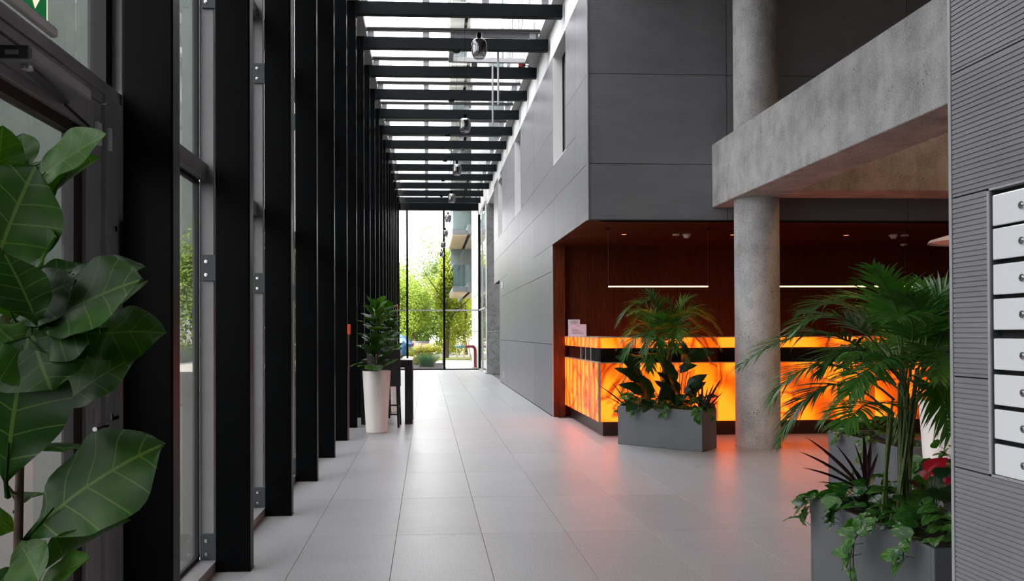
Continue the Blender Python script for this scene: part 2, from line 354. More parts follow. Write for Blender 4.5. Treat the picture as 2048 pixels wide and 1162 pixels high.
def cut(r, h):
    """rectangle r minus hole h -> list of rectangles (u0, u1, v0, v1)"""
    u0, u1, v0, v1 = r; a, b, c, d = h
    if a >= u1 or b <= u0 or c >= v1 or d <= v0: return [r]
    out = []
    if v0 < c: out.append((u0, u1, v0, c))
    if d < v1: out.append((u0, u1, d, v1))
    lo, hi = max(v0, c), min(v1, d)
    if u0 < a: out.append((u0, a, lo, hi))
    if b < u1: out.append((b, u1, lo, hi))
    return out
ORD = ['first', 'second', 'third', 'fourth', 'fifth', 'sixth', 'seventh', 'eighth', 'ninth', 'tenth', 'eleventh', 'twelfth', 'thirteenth',
       'fourteenth', 'fifteenth', 'sixteenth', 'seventeenth', 'eighteenth', 'nineteenth', 'twentieth']
PITCH_R = .0199
def ridged(mp, u0, u1, v0, v1, th=.012, gr=.005, gw=.005):
    """grooved board: horizontal ribs with real grooves; mp maps (u, v, out) into the hall"""
    prof = [(v0, 0), (v0, th)]
    k = math.ceil((v0+.006)/PITCH_R)
    while k*PITCH_R < v1-.006:
        z = k*PITCH_R
        prof += [(z-gw/2, th), (z-gw/2+.0008, th-gr), (z+gw/2-.0008, th-gr), (z+gw/2, th)]; k += 1
    prof += [(v1, th), (v1, 0)]
    mb = MB(); n = len(prof)
    vs = [mp(u0, v, d) for v, d in prof]+[mp(u1, v, d) for v, d in prof]
    fs = [(i, i+1, n+i+1, n+i) for i in range(n-1)]+[tuple(range(n))[::-1], tuple(range(n, 2*n))]
    mb.add(vs, fs); return mb

# ================================================================== SETTING
XW = 2.115           # panelled wall of the hall
YF = 9.96            # face of the upper volume over the reception
YB = 13.0            # back wall of the reception
ZS = 2.905           # soffit of the reception
ZP = 6.05            # top of the panels
PY0, PIT = 4.653, 1.3945   # first steel fin and the fin spacing
ZG = 6.62

fl = tag(MB().box(-1.5, 9.6, -4, 29.75, -.2, -.008).build('floor', 'grout'), kind='structure')
tw, tl, jx, jy = .6016, 1.2035, -.8217, 5.4245
tile = MB().add([(x, y, z) for z, e in ((-.02, 0), (-.0008, 0), (0, .0012)) for x, y in ((.0014+e, .0014+e), (tw-.0014-e, .0014+e), (tw-.0014-e, tl-.0014-e), (.0014+e, tl-.0014-e))],
                [(8, 9, 10, 11)]+[(r*4+i, r*4+(i+1) % 4, r*4+4+(i+1) % 4, r*4+4+i) for r in (0, 1) for i in range(4)]).mesh('tile', 'tile')
for j in range(-3, 21):
    y = jy+j*tl
    for i in range(-1, 12):
        x = jx+i*tw
        if y > 12.4 and x > 2.0 and not (21.5 < y < 26.4 and x < 3.4): continue
        if y+tl < 2.5 and x > 2.0: continue
        if i > 4 and y > 21: continue
        if y+tl > 29.8: continue
        link('tile', tile, fl, (x, y, 0))
tag(MB().box(-40, 40, 29.75, 120, -.25, -.02).build('ground', 'ground'), kind='structure')
tag(MB().box(-40, -1.5, -40, 29.75, -.25, -.02).box(-1.5, 40, -40, -4.2, -.25, -.02).build('ground_path', 'asphalt'), kind='structure')

# ---- panelled wall on the right, with three tall windows
wr = struct('wall_right')
mpR = lambda u, v, d: (XW+.012-d, u, v)
slots = [(11.535, 12.72, 4.21, ZP), (17.15, 18.36, 4.21, ZP), (21.40, 22.62, 4.21, ZP)]
bk = [(12.86, 22.23, 0, ZS), (YF+.02, 24.08, ZS, ZP)]
door_hole = (22.23, 24.08, 0, 2.96)
for h in slots+[door_hole]: bk = [q for r in bk for q in cut(r, h)]
mb = MB()
for u0, u1, v0, v1 in bk: mb.box(XW+.012, XW+.2, max(u0, 12.861) if v0 == 0 else u0, u1, v0+(.028 if v0 == ZS else 0), v1)
mb.build('backing_wall', 'backing', wr)
us = [YF+.004, 10.763, 12.63, 15.1, 17.57, 20.08, 22.30, 24.08]; vs_ = [.012, 1.222, 2.46, 3.643, 4.833, ZP]
for a in range(len(us)-1):
    for b in range(len(vs_)-1):
        rs = [(us[a], us[a+1], vs_[b], vs_[b+1])]
        for h in slots+[door_hole, (YF-1, 12.86, -1, ZS)]: rs = [q for r in rs for q in cut(r, h)]
        for r in rs:
            if r[1]-r[0] < .05 or r[3]-r[2] < .03: continue
            ridged(mpR, r[0]+.005, r[1]-.005, r[2]+.005, r[3]-.005).build('panel', 'panel', wr)
mb = MB().box(XW+.012, XW+.2, YF+.02, 26.4, ZP, 6.75)
mb.build('plaster_band', 'white', wr)
MB().box(XW-.002, XW+.012, 12.838, 12.862, 0, ZS).build('edge_trim', 'alu_light', wr)
MB().box(XW-.004, XW+.012, YF-.012, YF+.004, ZS-.006, 6.75).build('edge_trim', 'alu_light', wr)
MB().box(XW-.0, XW+.012, 12.86, 22.23, 0, .012).build('shadow_gap', 'backing', wr)
for q, (a, b, c, d) in enumerate(slots):
    wn = struct('window_%d' % (q+1))
    x0, x1 = XW+.003, XW+.19
    MB().box(x0, x1, b-.012, b-.0005, c+.0005, d).box(x0, x1, a+.0005, a+.012, c+.0005, d).box(x0, x1, a+.012, b-.012, c+.0005, c+.012).box(x0, x1, a+.0005, b-.0005, d-.012, d-.0005).build('reveal', 'white', wn)
    MB().box(x1-.03, x1, a+.012, a+.05, c, d-.012).box(x1-.03, x1, b-.03, b-.012, c, d-.012).box(x1-.03, x1, a, b, c, c+.04).box(x1-.03, x1, a, b, d-.03, d).build('window_frame', 'backing', wn)
    MB().box(x1-.014, x1-.006, a+.03, b-.02, c+.03, d-.03).build('pane', 'dark_gloss', wn)

# ---- upper volume over the reception, facing the camera
wf = struct('wall_front')
MB().box(XW+.2, 9.6, YF+.012, YF+.2, ZS, 7.4).build('backing_wall', 'backing', wf)
MB().box(XW-.002, 9.6, YF+.002, YF+.014, ZS-.008, ZS+.0).build('edge_trim', 'bracket', wf)
mpF = lambda u, v, d: (u, YF+.012-d, v)
ux = [XW+.006, 3.985, 6.46, 8.935, 9.6]; vf = [ZS, 3.643, 4.833, 6.03, 7.3]
for a in range(4):
    for b in range(4):
        ridged(mpF, ux[a]+.005, ux[a+1]-.005, vf[b]+.005, vf[b+1]-.005).build('panel', 'panel', wf)

# ---- near wall with the letter boxes
wm = struct('wall_near')
mbx = (2.42, 2.778, .876, 1.955)
mpM = lambda u, v, d: (XW+.012-d, u, v)
rs0 = [(-2, 2.982, 0, 6.7)]
mb = MB()
for u0, u1, v0, v1 in cut(rs0[0], mbx): mb.box(XW+.012, XW+.28, u0, u1, v0, v1)
mb.build('backing_wall', 'backing', wm)
MB().box(XW+.0, XW+.29, 2.982, 2.994, 0, 6.7).build('end_cap', 'panel', wm)
MB().box(XW-.002, XW+.004, 2.98, 2.996, 0, 6.7).build('edge_trim', 'alu_light', wm)
um = [-2, .48, 2.979]; vm = [.012, 1.239, 2.454, 3.643, 4.833, 6.05, 6.7]
for a in range(2):
    for b in range(6):
        for r in cut((um[a], um[a+1], vm[b], vm[b+1]), mbx):
            if r[1]-r[0] < .02 or r[3]-r[2] < .02: continue
            ridged(mpM, r[0]+.003*(r[0] in um), r[1]-.003*(r[1] in um), r[2]+.003, r[3]-.003).build('panel', 'panel', wm)

# ---- reception recess
wc = struct('wall_reception')
MB().box(XW+.02, 9.6, YB+.02, YB+.2, 0, ZS+.1).build('backing_wall', 'backing', wc)
x = XW+.02
while x < 9.5:
    bx('panel', (x+.0015, min(x+.62, 9.6)-.0015, YB, YB+.02, .0, ZS), 'wood', wc); x += .62
MB().box(XW+.012, XW+.215, 12.84, 12.86, 0, ZS).box(XW+.2, XW+.215, 12.86, YB, 0, ZS).build('jamb_panel', 'wood', wc)
cs = struct('ceiling_reception')
MB().box(XW+.02, 9.6, YF+.014, YB+.2, ZS+.03, ZS+.1).build('backing_board', 'backing', cs)
y = YF+.014
while y < YB-.01:
    bx('slat', (XW+.013, 9.6, y+.004, min(y+.0755, YB), ZS, ZS+.03), 'slat', cs); y += .0795
tag(MB().box(9.6, 9.8, -4, 13.2, -.02, 7.4).build('wall_atrium', 'panel'), kind='structure')
tag(MB().box(-1.5, 9.8, -4.2, -4, -.02, 7.4).build('wall_back', 'panel'), kind='structure')
tag(MB().box(XW+.2, 9.8, -4.2, YF+.2, 7.3, 7.5).box(-1.5, XW+.2, -4.2, 8.54, 6.66, 7.5).box(XW, XW+.2, -4.2, YF+.02, 6.72, 7.5).build('ceiling_atrium', 'panel'), kind='structure')

# ---- far end on the right: marble wall, alcove
def marble():
    m, t, p = newmat('grey_marble'); L = t.links.new
    g = nd(t, 'ShaderNodeNewGeometry')
    n = nd(t, 'ShaderNodeTexNoise', i_Scale=1.8, i_Detail=7, i_Distortion=1.5); L(g.outputs['Position'], n.inputs['Vector'])
    s = nd(t, 'ShaderNodeMath', operation='SUBTRACT'); s.inputs[1].default_value = .5; L(n.outputs['Fac'], s.inputs[0])
    a = nd(t, 'ShaderNodeMath', operation='ABSOLUTE'); L(s.outputs[0], a.inputs[0])
    r = ramp(t, a.outputs[0], [(0, (.17, .17, .17)), (.03, (.25, .25, .25)), (.12, (.29, .29, .29))])
    L(r.outputs[0], p.inputs['Base Color']); p.inputs['Roughness'].default_value = .3; return m
M['marble'] = marble()
wmb = struct('wall_marble')
for k, (a, b) in enumerate(((0, 1.48), (1.48, 2.96), (2.96, 4.44), (4.44, 5.9))):
    bx('slab', (2.055, 3.6, 26.36, 26.5, a+.002, b-.002), 'marble', wmb, .003)
tag(MB().box(3.6, 3.7, 22, 26.5, 0, 6).build('wall_alcove', 'white'), kind='structure')
tag(MB().box(XW+.2, 3.7, 22.0, 22.23, 0, 6).build('trim_1', 'white'), kind='structure')
tag(MB().box(XW+.0, 3.7, 22.0, 26.5, 5.9, 6.05).build('ceiling_alcove', 'white'), kind='structure')

# ---- glazed end of the hall
YE = 29.62
w4 = struct('window_4')
for xa, xb in ((-1.25, -1.17), (-.80, -.72), (.62, .70), (1.98, 2.06)):
    bx('mullion', (xa, xb, YE-.06, YE+.08, 0, 6.6), 'black', w4)
xs = [-1.17, -.80, -.72, .62, .70, 1.98]
for a, b in ((xs[0], xs[1]), (xs[2], xs[3]), (xs[4], xs[5])):
    bx('sill_rail', (a, b, YE-.04, YE+.06, 0, .045), 'black', w4)
    bx('transom', (a, b, YE-.03, YE+.05, 2.28, 2.33), 'alu', w4)
    bx('pane', (a, b, YE, YE+.012, .045, 2.28), 'glass', w4)
    bx('pane', (a, b, YE, YE+.012, 2.33, 6.16), 'glass', w4)
bx('head_rail', (-1.25, 2.06, YE-.05, YE+.07, 6.16, 6.6), 'black', w4)
w5 = struct('window_5')
for ya, yb in ((26.5, 27.98), (28.02, 29.54)):
    bx('pane', (2.03, 2.042, ya, yb, .05, 2.28), 'glass', w5); bx('pane', (2.03, 2.042, ya, yb, 2.33, 6.0), 'glass', w5)
    bx('transom', (2.0, 2.06, ya, yb, 2.28, 2.33), 'alu_light', w5); bx('sill_rail', (2.0, 2.06, ya, yb, 0, .05), 'alu_light', w5)
bx('mullion', (2.0, 2.06, 27.98, 28.02, 0, 6.0), 'alu_light', w5)
bx('head_rail', (2.0, 2.12, 26.5, 29.6, 6.0, 6.7), 'white', w5)

# ---- glass roof
cg = struct('ceiling')
NB = range(4, 19)
for k in NB:
    yc = PY0+PIT*k+.05
    bx('cross_rail', (-1.05, 1.98, yc-.04, yc+.04, 6.575, ZG), 'alu', cg)
    bx('gasket', (-1.0, 1.95, yc-.075, yc-.045, 6.585, 6.612), 'rubber', cg)
    for xx in (-.94, 0, .91, 1.83): bx('stub_post', (xx-.055, xx+.055, yc-.012, yc+.012, 6.455, 6.58), 'alu', cg)
    bx('pane', (-1.4, XW, yc+.04, yc+PIT-.04, ZG-.012, ZG), 'roof_glass', cg)
bx('edge_rail', (-1.4, -1.02, 10, 29.7, 6.56, 6.66), 'alu', cg)
bx('edge_rail', (1.96, XW+.01, 10, 29.7, 6.57, 6.66), 'alu_light', cg)
y6 = PY0+PIT*6+.05
MB().box(.42, .5, y6+.05, y6+PIT-.05, 6.52, 6.6).box(1.86, 1.94, y6+.05, y6+PIT-.05, 6.52, 6.6).box(.5, 1.86, y6+.05, y6+.12, 6.52, 6.6).box(.5, 1.86, y6+PIT-.12, y6+PIT-.05, 6.52, 6.6).build('vent_frame', 'alu_light', cg)
bx('pane', (-1.4, XW, 8.6, PY0+PIT*4, ZG-.012, ZG), 'roof_glass', cg)
bx('cross_rail', (-1.05, 1.98, 8.54, 8.61, 6.575, ZG), 'alu', cg)

# ---- glass front on the left
wl = struct('wall_left')
XI, XO = -1.287, -1.405
TR = [(2.353, 2.447), (3.91, 4.0), (5.2, 5.28)]
ends = []
for k in range(-1, 19):
    ym = PY0+PIT*k+.055
    bx('mullion', (-1.372, XI, ym, ym+.055, 0, 6.6), 'alu', wl, .003 if k < 3 else 0)
    ends.append(ym)
levels = [(.06, 2.353), (2.447, 3.91), (4.0, 5.2), (5.28, 6.55)]
for k in range(0, 19):
    a, b = ends[k]+.055, ends[k+1] if k+1 < len(ends) else YE-.06
    bx('sill_rail', (XO, XI+.02, a, b, 0, .06), 'alu', wl)
    for z0, z1 in TR: bx('transom', (-1.376, XI-.04, a, b, z0, z1), 'alu', wl)
    bx('head_rail', (XO, XI, a, b, 6.55, 6.64), 'alu', wl)
    for z0, z1 in levels:
        MB().box(XO, -1.374, a, a+.028, z0, z1).box(XO, -1.374, b-.03, b, z0, z1).box(XO, -1.374, a, b, z0, z0+.025).box(XO, -1.374, a, b, z1-.025, z1).build('gasket', 'rubber', wl)
        bx('pane', (-1.394, -1.382, a+.02, b-.02, z0+.02, z1-.02), 'glass_tint', wl)
# bays before the first mullion, above and in front of the door
ya, yb = 1.95, ends[0]
bx('transom', (-1.38, -1.292, ya, yb, 2.388, 2.438), 'alu', wl, .003)
bx('mullion', (-1.372, XI, 1.90, 1.955, 0, 6.6), 'alu', wl)
for z0, z1 in levels[1:]:
    MB().box(XO, -1.33, yb-.06, yb, z0, z1).box(XO, -1.374, ya, ya+.03, z0, z1).build('gasket', 'rubber', wl)
    bx('pane', (-1.394, -1.382, ya, yb-.03, z0, z1), 'glass_tint', wl)
for z0, z1 in TR[1:]: bx('transom', (-1.376, XI-.04, ya, yb, z0, z1), 'alu', wl)
for k in range(4):
    y0_ = -4+1.475*k
    bx('mullion', (-1.372, XI, y0_, y0_+.055, 0, 6.6), 'alu', wl)
    for z0, z1 in levels: bx('pane' if k > 1 else 'daylight_block', (-1.394, -1.382, y0_+.055, y0_+1.475, z0, z1), 'glass_tint' if k > 1 else 'backing', wl)  # unseen bays behind the camera made opaque to cut the daylight
    for z0, z1 in TR+[(0, .06)]: bx('transom', (-1.376, XI-.04, y0_+.055, y0_+1.475, z0, z1), 'alu', wl)

# ---- glass door beside the camera
d1 = struct('door_1')
dy0, dy1 = 1.96, 3.15
bx('jamb', (-1.38, -1.288, dy1+.005, ends[0], 0, 2.388), 'alu', d1, .003)
bx('head', (-1.38, -1.30, dy0, dy1, 2.35, 2.388), 'alu', d1, .003)
bx('stile', (-1.375, -1.306, dy1-.13, dy1, .02, 2.345), 'alu', d1, .003)
bx('stile', (-1.375, -1.306, dy0, dy0+.11, .02, 2.345), 'alu', d1, .003)
bx('top_rail', (-1.375, -1.306, dy0+.11, dy1-.13, 2.22, 2.345), 'alu', d1, .003)
bx('bottom_rail', (-1.375, -1.306, dy0+.11, dy1-.13, .02, .2), 'alu', d1, .003)
MB().box(-1.37, -1.325, dy1-.2, dy1-.13, .2, 2.22).box(-1.37, -1.325, dy0+.11, dy1-.13, 2.18, 2.22).box(-1.37, -1.325, dy0+.11, dy1-.13, .2, .23).build('gasket', 'rubber', d1)
bx('pane', (-1.36, -1.345, dy0+.11, dy1-.18, .22, 2.2), 'glass_tint', d1)
h = MB().tube([(-1.306, dy1-.055, 1.06), (-1.262, dy1-.055, 1.06), (-1.26, dy1-.17, 1.06)], .009, 8).build('handle', 'steel', d1)
MB().box(-1.306, -1.299, dy1-.075, dy1-.035, .97, 1.12).build('handle_plate', 'alu_light', h)
# latch on the jamb
MB().box(-1.288, -1.276, 3.17, 3.25, 1.07, 1.085).box(-1.288, -1.27, 3.165, 3.18, 1.07, 1.1).build('strike_plate', 'steel', d1)
bm_ = MB(); bm_.tube([(-1.288, 3.225, 1.855), (-1.278, 3.225, 1.855)], .012, 12); bm_.build('bolt', 'steel', d1)

# ================================================================== STEEL FINS AND BEAMS
grp = 'black steel fins along the glass front'
def make_fin(k, nbr, bolts):
    t = thing('steel_column', '', 'column', (-1.1625, PY0+PIT*k+.05, 0), 0, grp)
    bev(MB().box(-.1025, .1025, -.05, .05, 0, 6.46).build('shaft', 'black', t), .008, 3)
    bx('foot_seal', (-.106, .106, -.053, .053, 0, .004), 'rubber', t)
    for z in (.06, 1.74, 3.39, 5.04)[:nbr]:
        b = bx('bracket', (-.19, -.10, -.012, .002, z, z+.158), 'bracket', t, .002)
        if bolts:
            for dz in (.037, .117):
                m = MB().tube([(-.167, -.012, z+dz), (-.167, -.016, z+dz)], .0105, 12).tube([(-.167, -.016, z+dz), (-.167, -.023, z+dz)], .007, 6)
                m.build('bolt', 'steel', b)
    return t
finA = make_fin(-1, 4, True)
finA['label'] = 'black steel fin nearest the glass door, beside the large fig'
fins = {-1: finA}
for k in (0, 1): fins[k] = dup(finA, (-1.1625, PY0+PIT*k+.05, 0))
finB = make_fin(2, 4, False); fins[2] = finB
for k in range(3, 19): fins[k] = dup(finB, (-1.1625, PY0+PIT*k+.05, 0))
for k in range(0, 19):
    fins[k]['label'] = ('last black steel fin, beside the far glazed end' if k == 18 else '%s black steel fin from the glass door, along the left glass front' % ORD[k+1])
grpb = 'dark steel beams under the glass roof'
bm0 = None
for j, k in enumerate(NB):
    lab = 'dark steel roof beam against the far glazed end' if k == 18 else '%s dark steel beam under the glass roof, counted from the near end' % ORD[max(j-1, 0)]
    if k == 4: continue
    if bm0 is None:
        bm0 = thing('roof_beam', lab, 'beam', (0, PY0+PIT*k+.05, 6.255), 0, grpb)
        bev(MB().box(-1.06, 2.095, -.05, .05, 0, .2).build('girder', 'beam', bm0), .006)
        bx('end_plate', (-1.06, -1.045, -.06, .06, -.02, .21), 'beam', bm0)
    else: dup(bm0, (0, PY0+PIT*k+.05, 6.255), label=lab)

# ================================================================== CONCRETE
t = thing('concrete_column', 'round grey concrete column standing in front of the glowing desk', 'column', (4.10, 9.33, 0))
prof = [(.27, 0), (.27, .012), None, (.265, .014), (.265, 3.07)]
MB().lathe(prof, (0, 0, 0), 48).build('shaft', 'concrete', t)
MB().lathe([(.265, 3.901), (.265, 7.29)], (0, 0, 0), 48).build('upper_shaft', 'concrete', t)
t = thing('concrete_beam', 'long raw concrete beam resting on the round column', 'beam', (4.06, 6, 3.07))
bev(MB((4.06, 6, 3.07)).box(3.775, 4.335, -4, YF-.003, 3.07, 3.90).build('girder', 'concrete', t), .012, 2)
t = thing('concrete_beam', 'concrete cross beam lit brown behind the long concrete beam', 'beam', (6.9, 9.33, 3.14))
bev(MB((6.9, 9.33, 3.14)).box(4.337, 9.59, 9.07, 9.6, 3.14, 3.88).build('girder', 'concrete', t), .012, 2)

# ================================================================== RECEPTION DESK
t = thing('reception_desk', 'long reception desk of glowing orange onyx with a black band', 'desk', (2.32, 10.32, 0))
O = (2.32, 10.32, 0)
dx0, dx1, dyf, dyb = 2.325, 7.6, 10.32, YB
def dpart(name, b, mat, bevel=0): return bx(name, b, mat, t, bevel, O)
dpart('plinth', (dx0+.08, dx1-.05, dyf+.1, dyf+.65, 0, .2), 'plinth')
dpart('plinth', (dx0+.08, dx0+.65, dyf+.65, dyb-.02, 0, .2), 'plinth')
ys = [dyf, 11.37, 12.2, 12.9]
for a in range(3): dpart('side_panel', (dx0, dx0+.03, ys[a]+.003, ys[a+1]-.003, .205, 1.0), 'onyx_pale', .002)
xs = [dx0+.032, 2.95, 3.98, 5.05, 6.2, 7.6]
for a in range(5): dpart('front_panel', (xs[a]+.002, xs[a+1]-.002, dyf, dyf+.03, .205, 1.0), 'onyx', .002)
dpart('corner_strip', (dx0-.002, dx0+.031, dyf-.002, dyf+.002, .205, 1.0), 'edge')
dpart('ledge', (dx0-.006, dx1, dyf-.006, dyf+.3, 1.0, 1.012), 'edge')
dpart('ledge', (dx0-.006, dx0+.3, dyf+.3, 12.9, 1.0, 1.012), 'edge')
dpart('black_band', (dx0+.04, dx1, dyf+.04, dyf+.26, 1.012, 1.208), 'dark_gloss')
dpart('black_band', (dx0+.04, dx0+.26, dyf+.26, 12.88, 1.012, 1.208), 'dark_gloss')
for yy in (10.98, 11.35, 11.72): dpart('band_joint', (dx0+.036, dx0+.04, yy-.012, yy+.012, 1.012, 1.208), 'alu_light')
xs = [dx0, 2.95, 3.98, 5.05, 6.2, 7.6]
dpart('counter_edge', (dx0, dx0+.03, dyf, 12.9, 1.208, 1.347), 'onyx_pale', .002)
for a in range(5): dpart('counter_front', (max(xs[a], dx0+.032)+.001, xs[a+1]-.001, dyf, dyf+.03, 1.208, 1.347), 'onyx', .002)
dpart('counter_top', (dx0-.004, dx1, dyf-.004, dyf+.4, 1.347, 1.36), 'edge')
dpart('counter_top', (dx0-.004, dx0+.4, dyf+.4, 12.9, 1.347, 1.36), 'edge')
dpart('inner_panel', (dx0+.45, dx1, dyf+.6, dyf+.65, .2, .75), 'wood')
dpart('work_top', (dx0+.3, dx1, dyf+.26, dyf+.9, .74, .77), 'wood')

def sign(name, label, p, wd, ht, mat, lean, rz, lines):
    t = thing(name, label, 'sign', p, rz)
    q = MB(); c, s = math.cos(lean), math.sin(lean)
    q.add([(-wd/2, 0, .0), (wd/2, 0, .0), (wd/2, ht*s, ht*c), (-wd/2, ht*s, ht*c), (-wd/2, .004, .0), (wd/2, .004, .0), (wd/2, ht*s+.004, ht*c), (-wd/2, ht*s+.004, ht*c)],
          [(0, 1, 2, 3), (7, 6, 5, 4), (0, 4, 5, 1), (1, 5, 6, 2), (2, 6, 7, 3), (3, 7, 4, 0)])
    q.build('sheet', mat, t)
    q = MB()
    for i, (f0, f1, h0) in enumerate(lines):
        z0, z1 = ht*h0, ht*h0+.006
        q.add([(-wd/2+wd*f0, z0*s-.0015, z0*c), (-wd/2+wd*f1, z0*s-.0015, z0*c), (-wd/2+wd*f1, z1*s-.0015, z1*c), (-wd/2+wd*f0, z1*s-.0015, z1*c)], [(0, 1, 2, 3)])
    q.build('print', 'ink', t)
    MB().box(-wd/2-.006, wd/2+.006, -.02, .03 + ht*s, -.0, .004).build('stand', 'white_plastic', t)
sign('notice', 'pink paper notice in a holder on the desk corner', (2.45, 12.35, 1.361), .27, .2, 'pink_paper', .2, -.2, [(.14, .26, .66), (.12, .5, .52), (.12, .62, .44), (.14, .8, .3), (.14, .85, .2), (.4, .62, .84)])
sign('notice', 'grey paper notice standing behind the pink one on the desk', (2.46, 12.72, 1.361), .2, .28, 'paper', .1, -.05, [(.2, .8, .86), (.2, .8, .8), (.2, .7, .72), (.2, .8, .6), (.2, .6, .5), (.45, .6, .94)])

def linear_lamp(label, x0, x1, caps):
    t = thing('linear_pendant_lamp', label, 'lamp', (x0, 10.75, 2.075), 0, 'thin glowing bar lamps over the desk')
    L_ = x1-x0
    MB().box(0, L_, -.011, .011, .004, .02).build('housing', 'plinth', t)
    MB().box(.012, L_-.012, -.01, .01, -.012, .0039).build('light_strip', 'lamp', t)
    for xx in caps:
        MB().tube([(xx, 0, .02), (xx, 0, ZS-2.075-.02)], .0022, 6).build('cord', 'bracket', t)
        MB().lathe([(0, ZS-2.075-.02), (.03, ZS-2.075-.02), None, (.03, ZS-2.075-.001)], (xx, 0, 0), 16).build('canopy', 'rubber', t)
linear_lamp('thin glowing bar lamp hanging left of the round concrete column', 2.56, 4.02, (.01, 1.45))
linear_lamp('thin glowing bar lamp hanging right of the round concrete column, behind the palm', 4.72, 7.16, (.01, 2.2))

def downlight(x, label):
    t = thing('downlight', label, 'lamp', (x, 11.45, ZS), 0, 'recessed spots in the reception ceiling')
    MB().lathe([(.04, -.001), (.045, -.006), (.055, -.006), None, (.055, 0)], (0, 0, 0), 20).build('ring', 'wood', t)
    MB().lathe([(0, -.003), (.04, -.003)], (0, 0, 0), 20).build('lens', 'spot', t)
downlight((1253-854)/1533*11.45, 'small red glowing ceiling spot above the desk\'s left end')
downlight((1478-854)/1533*11.45, 'small red glowing ceiling spot half hidden by the round column')
downlight((1716-854)/1533*11.45, 'small red glowing ceiling spot right of the round column')
def detector(x, y, label, big):
    t = thing('smoke_detector', label, 'detector', (x, y, ZS), 0, 'white detectors on the reception ceiling')
    r = .065 if big else .055
    MB().lathe([(r*.9, 0), (r, -.012), (r*.95, -.022), None, (r*.95, -.022), (0, -.022)], (0, 0, 0), 20).build('base', 'white_plastic', t)
    if big: MB().lathe([(r*.7, -.022), (r*.62, -.055), (r*.5, -.062), (0, -.062)], (0, 0, 0), 20).build('sensor_head', 'white_plastic', t)
detector((1360-854)/1533*11.4, 11.4, 'flat white ceiling sensor left of the round detector, left of the column', False)
detector((1382-854)/1533*11.4, 11.4, 'round white smoke detector just left of the concrete column', True)
detector((1816-854)/1533*11.4, 11.4, 'round white smoke detector right of the column, above the palm', True)
detector((1840-854)/1533*11.4, 11.4, 'flat white ceiling sensor beside the detector above the palm', False)
t = thing('ceiling_camera', 'small dome camera on the ceiling above the palm', 'camera', ((1838-854)/1533*12.6, 12.6, ZS))
MB().lathe([(.05, 0), (.05, -.03), None, (.05, -.03), (.02, -.035)], (0, 0, 0), 18).build('base', 'white_plastic', t)
MB().lathe([(.036, -.03), (.034, -.055), (.02, -.068), (0, -.072)], (0, 0, 0), 18).build('dome', 'dark_gloss', t)

t = thing('disc_lamp', 'wide shallow lamp shade hanging beside the near wall, behind the big palm', 'lamp', (5.95, 8.0, 2.39))
MB().lathe([(.46, 0), (.44, .03), (.2, .1), (.04, .13), None, (.04, .13), (.03, .2), (0, .2)], (0, 0, 0), 36).build('shade', 'white_plastic', t)
MB().lathe([(0, .012), (.42, .012), None, (.42, .012), (.455, 0)], (0, 0, 0), 36).build('diffuser', 'white_plastic', t)
MB().tube([(0, 0, .2), (0, 0, 4.94)], .004, 6).build('cord', 'bracket', t)
for i, (x, y) in enumerate(((5.6, 4.6), (7.6, 4.6), (6.6, 6.4))):
    t = thing('ceiling_spot', 'warm recessed ceiling spot in the side hall, %s of three' % ORD[i], 'lamp', (x, y, 7.3), 0, 'warm spots in the side hall ceiling')
    MB().lathe([(.07, -.002), (.08, -.012), (.1, -.012), None, (.1, 0)], (0, 0, 0), 24).build('ring', 'white_plastic', t)
    MB().lathe([(0, -.004), (.07, -.004)], (0, 0, 0), 24).build('lens', 'warm_glow', t)
    l_ = bpy.data.lights.new('spot_bulb', 'SPOT'); l_.energy = 230; l_.color = (1, .5, .22); l_.spot_size = 2.0; l_.spot_blend = .6; l_.shadow_soft_size = .06
    lo_ = bpy.data.objects.new('spot_bulb', l_); COL.objects.link(lo_); lo_.parent = t; lo_.location = (0, 0, -.03)

# ================================================================== PENDANTS
pg = 'smoked glass pendants hung along the hall'
p0 = None
for j in range(8):
    k = 2+2*j
    y = PY0+PIT*k+.05; lab = ('nearest smoked glass pendant lamp under the glass roof' if j == 0 else
        'farthest smoked glass pendant lamp, before the far glazing' if j == 7 else '%s smoked glass pendant lamp from the near end of the row' % ORD[j])
    if p0 is None:
        p0 = thing('pendant_lamp', lab, 'lamp', (.52, y, 4.12), 0, pg)
        MB().lathe([(.0, 2.105), (.055, 2.105), (.06, 2.112), None, (.06, 2.135)], (0, 0, 0), 20).build('canopy', 'black', p0)
        MB().tube([(0, 0, .25), (0, 0, 2.11)], .0022, 6).build('cord', 'black', p0)
        MB().lathe([(0, .25), (.02, .248), (.021, .24), None, (.021, .24), (.021, .187)], (0, 0, 0), 16).build('socket', 'black', p0)
        pr = [(.022, .188), (.045, .184), (.062, .172), (.073, .15), (.078, .12), (.078, .085), (.074, .05), (.066, .022), (.056, .006), (.05, .0),
              (.052, .008), (.062, .026), (.07, .052), (.074, .086), (.074, .12), (.069, .148), (.058, .168), (.042, .18), (.022, .184)]
        MB().lathe(pr, (0, 0, 0), 32).build('shade', 'smoke', p0)
        MB().lathe([(0, .187), (.012, .187), (.014, .16), (.022, .14), (.022, .125), (.012, .11), (0, .106)], (0, 0, 0), 16).build('bulb', 'steel', p0)
    else: dup(p0, (.52, y, 4.12), label=lab)

